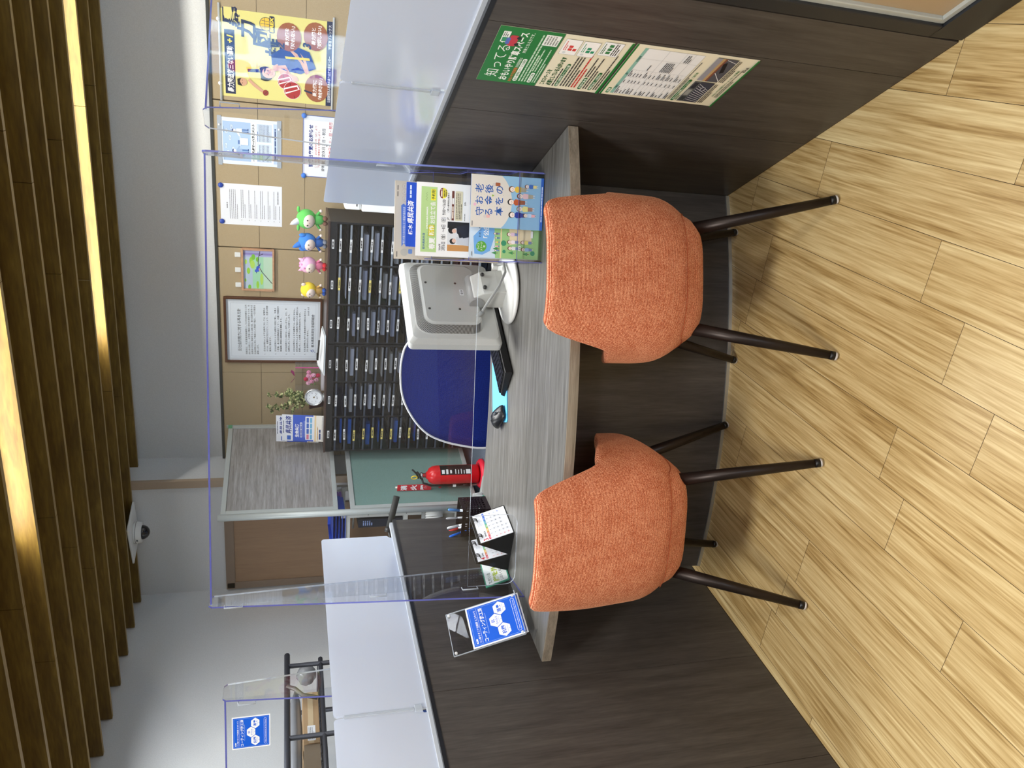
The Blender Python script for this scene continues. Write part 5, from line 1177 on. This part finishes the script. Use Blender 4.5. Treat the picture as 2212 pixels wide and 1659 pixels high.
s.rect(12, 118, 44, 9, (246, 250, 246), 4); s.text('車いす使用者', 16, 125, 6.5, GR, .02, w=36); s.greek(62, 116, 90, 2, 6, 3, (196, 222, 198), 4); s.greek(14, 130, 140, 2, 5.5, 2.8, (196, 222, 198), 5)
s.rect(162, 12, 40, 16, (240, 244, 240)); s.rect(164, 14, 16, 12, (60, 150, 110)); s.greek(183, 14, 16, 3, 4, 2, (90, 96, 90), 4)
s.rect(150, 30, 40, 19, (196, 60, 76), 5); s.rect(156, 24, 24, 9, (90, 110, 190), 3); s.circ(158, 50, 5, (40, 40, 44)); s.circ(182, 50, 5, (40, 40, 44))
s.rect(168, 104, 40, 34, (240, 242, 240)); s.greek(172, 108, 32, 5, 6, 3.4, (150, 156, 150), 8)
s.rect(0, 142, 219, 1, (60, 60, 50)); s.text('このスペースを', 12, 160, 13, (44, 96, 50), .03, w=66); s.text('必要としている人がいます', 12, 176, 13, (44, 96, 50), .04, w=122); s.greek(10, 181, 130, 1, 5, 3, (60, 60, 56), 2)
s.rect(10, 187, 100, 8.5, (40, 106, 56), 4); s.text('障がい者等用スペースの幅', 14, 194, 6.4, (240, 246, 236), .02, w=90); s.greek(14, 200, 128, 4, 7, 3.5, (80, 78, 72), 6); s.greek(14, 228, 140, 2, 7, 3.6, (206, 60, 56), 7)
s.rect(10, 246, 52, 8.5, (40, 106, 56), 4); s.text('利用対象者', 14, 253, 6.2, (240, 246, 236), .02, w=44); s.greek(66, 244, 80, 2, 6.4, 3.2, (80, 78, 72), 8); s.greek(14, 258, 134, 2, 6.4, 3.2, (80, 78, 72), 9)
s.rect(10, 272, 80, 8.5, (40, 106, 56), 4); s.text('申請手続き・お問合せ', 14, 279, 6.2, (240, 246, 236), .02, w=70); s.greek(14, 284, 150, 2, 6, 3, (80, 78, 72), 9)
for x, y, c in ((146, 150, (214, 70, 66)), (146, 192, (50, 150, 110))):
    s.rect(x, y, 58, 38, (250, 250, 250), 3); s.frame(x, y, 58, 38, .6, (130, 140, 150)); s.circ(x + 8, y + 10, 4, (214, 220, 224)); s.greek(x + 16, y + 5, 34, 2, 4, 1.8, c, 3); s.rect(x + 16, y + 15, 9, 9, c, 1); s.rect(x + 27, y + 15, 9, 9, c, 1); s.rect(x + 16, y + 26, 9, 8, c, 1)
s.rect(160, 236, 52, 46, (246, 248, 250)); s.frame(160, 236, 52, 46, .6, (130, 140, 150)); s.greek(166, 240, 40, 2, 4, 2, (60, 110, 70), 3)
for k in range(3): s.rect(168 + k * 13, 251, 10, 10, (60, 130, 80), 1)
s.greek(164, 265, 44, 3, 5, 2.6, (60, 62, 60), 5)
s.rect(0, 296, 219, 6, GR)
pa = s.build('parking_poster', partM(2.962, 1.014), None, 'green and cream parking space poster, the upper sheet on the partition', 'poster')
s = Sheet(219, 306, CR, thick=.5, rough=.3)
s.rect(0, 0, 219, 5, GR); s.rect(8, 12, 26, 9, GR, 4); s.text('別表', 12, 19.5, 7.5, (240, 246, 236), .02, w=18)
s.rect(10, 24, 198, 8, (140, 190, 176)); s.rect(10, 32, 198, 140, (240, 242, 244))
for i, tx in enumerate(('対象者', '基準', '有効期限')): s.text(tx, 40 + i * 62, 30.5, 6, (40, 80, 70), .02, al='c')
rows = [32, 44, 52, 60, 70, 84, 94, 104, 116, 128, 140, 150, 162, 172]
for y in rows: s.rect(10, y, 110, .35, (170, 174, 178))
for y in (32, 84, 128, 150, 172): s.rect(10, y, 198, .5, (150, 154, 158))
for x in (10, 60, 88, 120, 168, 208): s.rect(x, 32, .4, 140, (160, 164, 168))
for i, y in enumerate(rows[:-1]): s.greek(13, y + 2, [30, 22, 36, 26, 40, 24, 20, 30, 36, 22, 18, 34, 28][i], 1 if i % 3 else 2, 4, 2.4, (70, 72, 76), i); s.greek(63, y + 2, 20, 1, 4, 2.2, (80, 82, 86), i); s.greek(91, y + 2, 25, 2 if rows[i + 1] - y > 10 else 1, 4.2, 2.2, (70, 72, 76), i)
s.greek(124, 66, 38, 1, 5, 2.4, (80, 82, 86), 3); s.greek(124, 98, 40, 6, 4.6, 2.4, (70, 72, 76), 5); s.greek(172, 134, 30, 3, 5, 2.4, (80, 82, 86), 8); s.greek(14, 176, 170, 2, 4, 2.2, (80, 82, 86), 8)
s.rect(10, 186, 100, 8.5, (40, 106, 56), 4); s.text('おもいやり駐車スペースの例', 15, 193, 6.4, (240, 246, 236), .02, w=86); s.text('ご協力を', 116, 192, 7, (60, 130, 80), .02); s.greek(14, 197, 40, 1, 4, 2.4, (60, 110, 70), 2)
PK1, PK2 = (64, 66, 78), (92, 94, 104)
s.rect(12, 203, 94, 54, PK1); s.rect(12, 203, 94, 18, (96, 100, 100)); s.rect(16, 206, 20, 13, (60, 64, 66)); s.rect(42, 205, 26, 12, (150, 152, 148)); s.rect(74, 206, 28, 12, (50, 52, 60))
for k in range(9): s.line(24 + k * 9, 222, 16 + k * 7, 256, 1.2, (226, 228, 232))
s.circ(76, 240, 9, (226, 228, 232), 6); s.circ(76, 240, 7.6, PK1, 4.8)
s.rect(112, 203, 98, 54, (84, 84, 92)); s.rect(112, 203, 98, 14, (150, 150, 160)); s.rect(112, 217, 98, 7, (186, 156, 112)); s.rect(112, 224, 98, 5, (130, 80, 62)); s.line(118, 257, 150, 230, 1.6, (230, 230, 232)); s.line(196, 257, 206, 230, 1.6, (230, 230, 232)); s.poly([(150, 240), (190, 228), (196, 236), (156, 248)], (34, 32, 38))
s.greek(14, 260, 88, 3, 4.6, 2.4, (60, 60, 58), 3); s.greek(114, 260, 92, 3, 4.6, 2.4, (60, 60, 58), 6)
s.text('おもいやり駐車スペースつぎつぎ事業', 110, 284, 6.4, (60, 120, 70), .02, al='c', w=120); s.greek(46, 288, 130, 2, 4.6, 2.4, (90, 90, 84), 6); s.text('栃木県', 166, 297, 7.5, (40, 40, 40), .02)
s.rect(0, 301, 219, 5, GR)
s.build('parking_poster', partM(2.962, .706), None, 'cream parking table poster with two car park photos, the lower sheet', 'poster')

# ---------------------------------------------------------------- staff task chair
t = thing('task_chair', 'navy mesh office chair with white piping behind the counter', 'chair', (-1.235, 2.80, .1), radians(0))
out = [(-1.028 - .0, .80), (-.985, .70), (-.99, .80), (-1.0, .88), (-1.028, .941), (-1.083, 1.0), (-1.15, 1.012), (-1.214, 1.013), (-1.30, 1.004), (-1.36, .982), (-1.425, .94), (-1.47, .89), (-1.492, .83), (-1.503, .78), (-1.516, .677), (-1.50, .60), (-1.45, .565), (-1.25, .55), (-1.05, .565), (-.985, .60)]
out = out[1:]
for _ in range(2): out = [q for i in range(len(out)) for q in ((out[i][0] * .75 + out[(i + 1) % len(out)][0] * .25, out[i][1] * .75 + out[(i + 1) % len(out)][1] * .25), (out[i][0] * .25 + out[(i + 1) % len(out)][0] * .75, out[i][1] * .25 + out[(i + 1) % len(out)][1] * .75))]
cx, cz = -1.25, .79
def bp(x, z, off=0):
    dx = (x - cx); return (x + 1.235, -.15 + .10 * (1 - (dx / .28) ** 2) * .45 + .12 * (z - .79) + off, z - .1)
m = MB(); n = len(out); rings = [1, .85, .6, .3]
for sd, off in ((0, 0), (1, .012)):
    base = len(m.v)
    for f in rings:
        for x, z in out: m.v.append(bp(cx + (x - cx) * f, cz + (z - cz) * f, off))
    m.v.append(bp(cx, cz, off)); c_ = len(m.v) - 1
    for r in range(len(rings) - 1):
        for i in range(n):
            q = (base + r * n + i, base + r * n + (i + 1) % n, base + (r + 1) * n + (i + 1) % n, base + (r + 1) * n + i); m.f.append(q if not sd else q[::-1]); m.mi.append(0); m.sm.append(True)
    for i in range(n):
        q = (base + 3 * n + i, base + 3 * n + (i + 1) % n, c_); m.f.append(q if not sd else q[::-1]); m.mi.append(0); m.sm.append(True)
k = 4 * n + 1
for i in range(n): m.f.append((i, k + i, k + (i + 1) % n, (i + 1) % n)); m.mi.append(0); m.sm.append(False)
m.build('backrest', NAVY, t)
pp = [bp(x, z, -.001) for x, z in out]; MB().tube(pp + pp[:1], .0042, 8, caps=False).build('piping', mat('white_piping', (236, 238, 242), .5), t)
MB().prism(rr2(-.25, .03, .25, .50, .09, 8), .36, .44).build('seat', NAVY, t, bevel=.02)
MB().tube([(0, -.06, .60), (0, -.03, .45), (0, .08, .33), (0, .24, .33)], .018, 10).build('back_support', BLACKP, t)
MB().tube([(0, .25, .06), (0, .25, .36)], .025, 14).build('gas_column', BLACKM, t)
for q in range(5):
    a = 2 * pi * q / 5 + .3; MB().tube([(0, .25, .08), (.28 * cos(a), .25 + .28 * sin(a), .055)], [.02, .012], 8).build('leg', BLACKP, t)
    MB().ball((.28 * cos(a), .25 + .28 * sin(a), .0255), .025, 12, 8).build('castor', BLACKP, t)

# ---------------------------------------------------------------- whiteboard on a stand
wo = Vector((-2.946, 4.36, .1)); wu = Vector((.160, .987, 0)).normalized(); wr = math.atan2(wu.y, wu.x)
t = thing('whiteboard', 'tall grey framed whiteboard with a green pinboard below', 'whiteboard', wo, wr)
# local x runs away from the camera, -y faces the room
BDL = .93
def wframe(nm, z0, z1, par):
    m = MB()
    for q in ((0, z0, BDL, z0 + .03), (0, z1 - .03, BDL, z1), (0, z0 + .03, .03, z1 - .03), (BDL - .03, z0 + .03, BDL, z1 - .03)): m.box(q[0], -.014, q[1], q[2], .014, q[3])
    return m.build(nm, ALUW, par, bevel=.003)
wframe('upper_frame', 1.005, 1.735, t); wframe('lower_frame', .055, .925, t)
WB = grain('whiteboard_reflection', [(.35, (128, 124, 122)), (.5, (150, 147, 145)), (.65, (172, 170, 170))], (.6, 4, 10), .14, 0, 1.2, dist=.1, spec=.6)  # grey streaks paint a reflected wood wall into the board colour
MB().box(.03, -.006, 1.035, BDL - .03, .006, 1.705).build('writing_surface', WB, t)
MB().box(.03, -.006, .085, BDL - .03, .006, .895).build('pinboard', speck('green_felt', (104, 134, 128), (118, 148, 142), 300, .95, .1), t)
for x in (-.02, BDL + .02): MB().tube([(x, 0, .04), (x, 0, 1.75)], .022, 16).build('post', ALUW, t)
for x in (-.02, BDL + .02):
    MB().box(x - .03, -.26, .03, x + .03, .26, .06).build('foot', ALUW, t, bevel=.012)
    for y in (-.23, .23): MB().ball((x, y, .0155), .0155, 10, 8).build('castor', BLACKP, t)
MB().box(0, -.015, 1.724, .03, .015, 1.74).build('corner_cap', mat('green_tape', (96, 160, 120), .6), t) if False else None
MB().box(BDL - .034, -.0165, 1.71, BDL + .002, .0165, 1.737).build('corner_tape', mat('green_tape', (96, 160, 120), .6), t)

# ---------------------------------------------------------------- fire extinguisher, stand and sign
t = thing('fire_extinguisher', 'red fire extinguisher on a red stand in front of the green pinboard', 'fire extinguisher', (-2.795, 4.52, .1), radians(-6))
z0 = .035
MB().lathe([(0, z0), (.060, z0), (.066, z0 + .012), (.066, z0 + .30), (.062, z0 + .325), (.048, z0 + .35), (.026, z0 + .362), (.022, z0 + .37), (0, z0 + .37)], seg=36).build('cylinder', RED, t)
zt = z0 + .37
v_ = MB().lathe([(0, zt), (.016, zt), (.016, zt + .022), (.021, zt + .024), (.021, zt + .036), (.012, zt + .044), (0, zt + .044)], seg=18).build('valve', CHROME, t)
MB().tube([(.0, -.005, zt + .035), (-.01, -.02, zt + .04), (.03, -.025, zt + .055), (.05, -.025, zt + .07)], .0062, 8).build('lower_lever', BLACKP, v_)
MB().tube([(-.02, -.005, zt + .052), (.02, -.005, zt + .068), (.055, -.005, zt + .10)], .0065, 8).build('upper_lever', BLACKP, v_)
pts = [(-.004 + .013 * cos(a), -.016, zt + .083 + .02 * sin(a)) for a in [2 * pi * k / 16 for k in range(17)]]; MB().tube(pts, .0036, 8, caps=False).build('safety_pin_ring', mat('yellow_plastic', (240, 206, 40), .4), v_)
MB().tube([(-.016, -.004, zt + .03), (-.045, -.03, zt + .02), (-.066, -.035, zt - .04), (-.068, -.036, zt - .16), (-.066, -.036, zt - .27)], .0075, 10).build('hose', BLACKP, t)
MB().tube([(-.066, -.037, zt - .26), (-.066, -.038, zt - .31)], [.0085, .012], 10).build('nozzle', BLACKM, t)
m = MB(); m.cbox((-.066, -.0435, zt - .2), (.019, .005, .022)); m.build('hose_clip', WHITEP, t)
# wrap-round label on the right flank of the cylinder
m = MB(); n = 10
def lab(mb, a0, a1, za, zb, r, mi):
    for k in range(n):
        b0, b1 = radians(a0 + (a1 - a0) * k / n), radians(a0 + (a1 - a0) * (k + 1) / n)
        mb.add([(r * cos(b0), r * sin(b0), za), (r * cos(b1), r * sin(b1), za), (r * cos(b1), r * sin(b1), zb), (r * cos(b0), r * sin(b0), zb)], [(0, 1, 2, 3)], mi)
lab(m, -55, 20, z0 + .06, z0 + .28, .0664, 0)
for i, (za, zb, a0, a1) in enumerate(((.25, .27, -48, -24), (.225, .24, -50, -20), (.20, .212, -46, -26), (.17, .176, -50, -20), (.15, .156, -50, -24), (.13, .136, -50, -20), (.11, .116, -50, -28), (.068, .10, -50, -22))): lab(m, a0, a1, z0 + za, z0 + zb, .0667, 1)
m.build('label', [mat('label_black', (24, 24, 26), .4), mat('label_white', (220, 222, 222), .5)], t)
# stand
st = thing('extinguisher_stand', 'red round base with a white sign pole holding the extinguisher sign', 'stand', (-2.795, 4.52, .1), radians(-6))
MB().lathe([(.10, 0), (.104, .004), (.104, .020), (.090, .034), (.072, .034), (.072, .030), (.0, .030)], seg=40).build('base', REDS, st)
m = MB(); m.prism([(-.10, -.04), (-.06, .06), (-.135, .03)], 0, .02); m.build('toe', REDS, st, bevel=.004)
MB().tube([(-.088, -.012, .02), (-.088, -.012, .612)], .0065, 12).build('pole', mat('cream_pole', (226, 222, 210), .4), st)
MB().tube([(-.068, -.010, .30), (-.099, -.014, .30)], .011, 10).build('clamp', REDS, st)
s = Sheet(50, 238, (206, 26, 44), thick=3, rough=.4)
for i, c in enumerate('消火器'): s.text(c, 25, 62 + i * 68, 44, (248, 248, 250), .045, al='c')
for y in (80, 148): s.rect(2, y, 46, .8, (236, 120, 126))
s.build('sign', frame((-.113, -.021, .600), (1, 0, 0), (0, 0, 1)), st)

# ---------------------------------------------------------------- white steel rack behind the whiteboard, and what is on it
t = thing('steel_rack', 'white perforated steel rack behind the whiteboard', 'shelf rack', (-3.3, 4.4, .1), radians(9))
STW = mat('rack_white', (206, 208, 204), .45, .1)
for x, y in ((.29, -.03), (-.35, -.03), (.29, .42), (-.35, .42)):
    sx = -1 if x > 0 else 1; m = MB(); m.box(x, y, 0, x + sx * .035, y + .003, .98); m.box(x, y, 0, x + sx * .003, y + .035, .98)
    m.build('post', STW, t)
m_h = mat('bolt_hole', (50, 52, 52), .8)
for z in (.12, .30, .42, .54, .66, .80): 
    m = MB(); m.lathe([(0, 0), (.0042, 0)], seg=8, M=Matrix.Translation((.272, -.0306, z)) @ Euler((radians(90), 0, 0)).to_matrix().to_4x4()); m.build('bolt_hole', m_h, t)
for z in (.20, .56, .95):
    m = MB(); m.box(-.35, -.028, z - .03, .287, -.025, z); m.box(-.35, -.025, z - .003, .287, .42, z); m.box(-.35, .417, z - .03, .287, .42, z); m.build('shelf', STW, t)
def rk(x, y, z): a = radians(9); return (-3.3 + x * cos(a) - y * sin(a), 4.4 + x * sin(a) + y * cos(a), z + .1)
for i, (x, col, nm, lb) in enumerate(((.0, (60, 110, 232), 'blue', 'blue plastic file trays stacked on the white rack'), )):
    for k in range(5):
        m = MB(); m.box(-.12, -.16, 0, .12, .12, .002); m.box(-.12, -.16, 0, -.118, .12, .02); m.box(.118, -.16, 0, .12, .12, .02); m.box(-.12, .118, 0, .12, .12, .02)
        o = tag(m.build('file_tray', mat('tray_blue', (52, 100, 226), .4)), ['blue file tray, lowest of the stack on the white rack', 'blue file tray, second from the bottom of the stack on the rack', 'blue file tray in the middle of the stack on the white rack', 'blue file tray, second from the top of the stack on the rack', 'blue file tray, topmost of the stack on the white rack'][k], 'file tray', 'blue file trays on the rack'); o.location = rk(.17 + .008 * k, .12, .9506 + .0205 * k); o.rotation_euler = (0, 0, radians(9))
for k in range(4):
    o = tag(MB().box(-.03, -.07, 0, .05, .07, .016).build('sticky_note_block', mat('purple_block', (150, 96, 214), .5), bevel=.002), ['purple block, lowest in the pile seen through the whiteboard gap', 'purple block, second lowest in the pile seen through the whiteboard gap', 'purple block, second from top in the pile seen through the whiteboard gap', 'purple block, topmost in the pile seen through the whiteboard gap'][k], 'block', 'purple blocks on the rack'); o.location = rk(.20, .36, .9506 + .0185 * k); o.rotation_euler = (0, 0, radians(9))
t = thing('binder', 'dark binder with pale lettering on the upper shelf of the white rack', 'binder', rk(.20, -.01, .562), radians(9)); MB().box(-.03, 0, 0, .03, .22, .30).build('cover', mat('binder_navy', (26, 32, 48), .5), t); s = Sheet(44, 100, (26, 32, 48)); s.greek(6, 10, 34, 5, 14, 7, (140, 160, 210), 3); s.build('spine_label', frame((-.022, -.001, .28), (1, 0, 0), (0, 0, 1)), t)
t = thing('cardboard_carton', 'brown carton on the lower shelf of the white rack', 'box', rk(-.05, .15, .202), radians(9)); MB().box(-.2, -.12, 0, .05, .15, .22).build('carton', mat('carton_brown', (116, 92, 70), .9), t); MB().box(-.085, -.1212, 0, -.065, .15, .2206).build('packing_tape', mat('tape_tan', (150, 122, 90), .4), t)
t = thing('mop_head', 'white string mop head hanging at the lower part of the rack', 'mop', rk(.23, -.09, .33), radians(9)); rr = random.Random(2)
for i in range(11):
    x = -.1 + i * .018; MB().tube([(x, 0, .10), (x + rr.uniform(-.006, .006), -.008, .04), (x + rr.uniform(-.01, .01), .004, -.03)], .0085, 8).build('strand', mat('mop_white', (222, 222, 218), .95), t)
MB().box(-.115, -.012, .095, .1, .012, .115).build('mop_bar', MIDG, t)

# black handled pole with green board behind the left-hand partition
t = thing('umbrella', 'black umbrella with a thick foam handle leaning behind the partition end', 'umbrella', (-2.12, 3.13, .1))
A, B = Vector((-2.068, 3.161, .921)), Vector((-2.205, 3.098, .958)); d = (B - A).normalized()
MB().tube([A, B], .0155, 16).build('handle', mat('foam_black', (30, 32, 30), .7), t, world=True)
MB().tube([B, B + d * .02], [.018, .02], 14).build('collar', BLACKP, t, world=True)
MB().tube([B, B + Vector((-.14, -.05, -.02)), B + Vector((-.25, -.08, -.35)), Vector((-2.5, 3.0, .102))], .009, 10).build('shaft', BLACKP, t, world=True)
t = thing('green_board', 'green panel standing at the staff end of the left-hand partition', 'board', (-2.25, 3.1, .1), radians(10))
MB().box(-.12, 0, 0, .03, .02, .845).build('panel', mat('board_green', (66, 142, 60), .5), t); MB().box(-.13, .02, 0, .02, .05, .78).build('grey_backing', MIDG, t)

# ---------------------------------------------------------------- office copier behind the frosted panes
t = thing('copier', 'white office copier behind the frosted panes by the drawer cabinets', 'copier', (-.58, 4.18, .1), 0)
MB().box(-.305, -.26, .05, .30, .30, .80).build('body', WHITEP, t, bevel=.008)
MB().box(-.29, -.24, .80, .29, .28, .97).build('scanner_unit', WHITEP, t, bevel=.008)
MB().box(-.285, -.235, .97, .285, .28, 1.055).build('document_feeder', WHITEP, t, bevel=.012)
for z in (.1, .28, .46):
    d_ = MB().box(-.28, -.268, z, .28, -.258, z + .16).build('paper_drawer', mat('copier_grey', (206, 210, 212), .4), t, bevel=.003); MB().box(-.08, -.271, z + .12, .08, -.268, z + .14).build('drawer_handle', MIDG, d_)
s = Sheet(74, 12, (226, 228, 226)); s.greek(4, 3, 60, 1, 3, 6, (30, 32, 36), 3, 1); s.build('brand_mark', frame((-.27, -.2355, 1.0), (1, 0, 0), (0, 0, 1)), t)
for x in (-.25, .25):
    for y in (-.2, .25): MB().ball((x, y, .0255), .0255, 10, 8).build('castor', BLACKP, t)

# ---------------------------------------------------------------- dark metal rack and its load, beyond the left-hand screen
DM = mat('dark_rack_metal', (64, 66, 74), .45, .3)
t = thing('metal_rack', 'dark metal storage rack beyond the left-hand acrylic screen', 'shelf rack', (-3.45, 3.0, .1))
def bar(a, b, nm='rail', r=.014): MB().tube([a, b], r, 8).build(nm, DM, t, world=True)
for x in (-3.38, -3.75):
    for y in (3.46, 2.96, 2.40): bar((x, y, .1), (x, y, 1.43), 'post', .013)
    bar((x, 3.55, 1.43), (x, 2.2, 1.43), 'top_rail', .016); bar((x, 3.5, 1.245), (x, 2.2, 1.245), 'shelf_rail', .013); bar((x, 3.46, .55), (x, 2.2, .55), 'lower_rail', .013)
for y in (3.46, 2.96, 2.40): bar((-3.38, y, 1.245), (-3.75, y, 1.245), 'cross_bar', .011); bar((-3.38, y, .55), (-3.75, y, .55), 'cross_bar', .011)
m = MB()
for k in range(22): m.tube([(-3.38, 3.44 - k * .05, 1.262), (-3.75, 3.44 - k * .05, 1.262)], .003, 6)
m.build('wire_shelf', DM, t, world=True)
MB().tube([(-3.37, 3.30, 1.43), (-3.36, 3.27, 1.39), (-3.36, 3.22, 1.35), (-3.37, 3.20, 1.27)], .012, 8).build('hook_arm', mat('grey_tube', (96, 94, 90), .4, .2), t, world=True)
t = thing('cardboard_box', 'cardboard box with white label on the dark metal rack', 'box', (-3.57, 3.12, 1.2655), radians(0))
MB().box(-.15, -.17, 0, .15, .17, .085).build('carton', mat('cardboard', (178, 148, 112), .9), t, bevel=.002)
MB().box(.1505, -.17, .03, .1512, .17, .058).build('packing_tape', mat('tape_cream', (206, 184, 148), .4), t); s = Sheet(96, 40, (236, 238, 242)); s.greek(6, 6, 80, 4, 8, 3, (120, 124, 130), 2); s.build('label', frame((.1514, -.155, .062), (0, 1, 0), (0, 0, 1)), t)
t = thing('brown_carton', 'darker brown carton beside the labelled cardboard box', 'box', (-3.57, 2.75, 1.2655)); MB().box(-.15, -.19, 0, .15, .19, .08).build('carton', mat('carton_dull', (120, 106, 88), .9), t)
MB().box(-.15, -.012, .0802, .15, .012, .0808).build('packing_tape', mat('tape_cream', (206, 184, 148), .4), t)
t = thing('wrapped_bundle', 'grey plastic wrapped roll lying on top of the cardboard box', 'bundle', (-3.5, 3.1, 1.35))
m = MB(); m.tube([(0, .28, .032), (0, .2, .036), (0, .0, .034), (0, -.3, .036), (0, -.5, .03)], [.01, .028, .032, .030, .018], 14); m.build('bundle', mat('grey_film', (150, 152, 156), .25, 0, .25), t)
t = thing('plastic_bag', 'clear crumpled plastic bag at the near end of the rack', 'bag', (-3.5, 3.50, 1.2655)); rr = random.Random(8)
m = MB(); m.ball((0, .0, .055), (.06, .05, .055), 14, 10); m.v = [(x + rr.uniform(-.006, .006), y + rr.uniform(-.006, .006), max(0, z + rr.uniform(-.006, .006))) for x, y, z in m.v]; m.build('bag', mat('grey_film', (150, 152, 156), .25, 0, .25), t)
t = thing('blue_crate', 'dark blue plastic crate on the lower shelf of the metal rack', 'crate', (-3.56, 2.75, .565)); m = MB(); m.box(-.17, -.3, 0, .17, .3, .004)
for q in ((-.17, -.3, -.165, .3), (.165, -.3, .17, .3), (-.17, -.3, .17, -.295), (-.17, .295, .17, .3)): m.box(q[0], q[1], 0, q[2], q[3], .5)
m.build('shell', mat('crate_blue', (36, 66, 130), .5), t); m = MB(); m.box(-.18, -.31, .49, .18, -.30, .51); m.box(-.18, .30, .49, .18, .31, .51); m.box(.17, -.3, .49, .18, .3, .51); m.box(-.18, -.3, .49, -.17, .3, .51); m.build('rim', mat('crate_blue', (36, 66, 130), .5), t)
m = MB(); m.box(-.12, -.25, .004, .13, .2, .52); m.build('folded_papers', mat('paper_grey_blue', (170, 178, 190), .7), t)

# cloth banner on the pavement outside; the acrylic screen shows it only as a reflection
t = thing('street_banner', 'blue lettered street banner seen only as a reflection in the acrylic screen', 'banner', (6.0, 3.17, -.2))
MB().tube([(0, 0, 0), (0, 0, 2.5)], .015, 8).build('pole', WHITEP, t)
s = Sheet(420, 1300, (236, 240, 246)); s.circ(210, 150, 130, (230, 60, 110)); s.rect(60, 1130, 300, 120, (40, 90, 210))
for i, c in enumerate('死亡保障'): s.text(c, 210, 480 + i * 205, 190, (40, 90, 210), .03, al='c')
s.build('cloth', frame((-.02, .0, 2.2), (0, -1, 0), (0, 0, 1)) @ Matrix.Diagonal((.48, .85, 1, 1)), t)
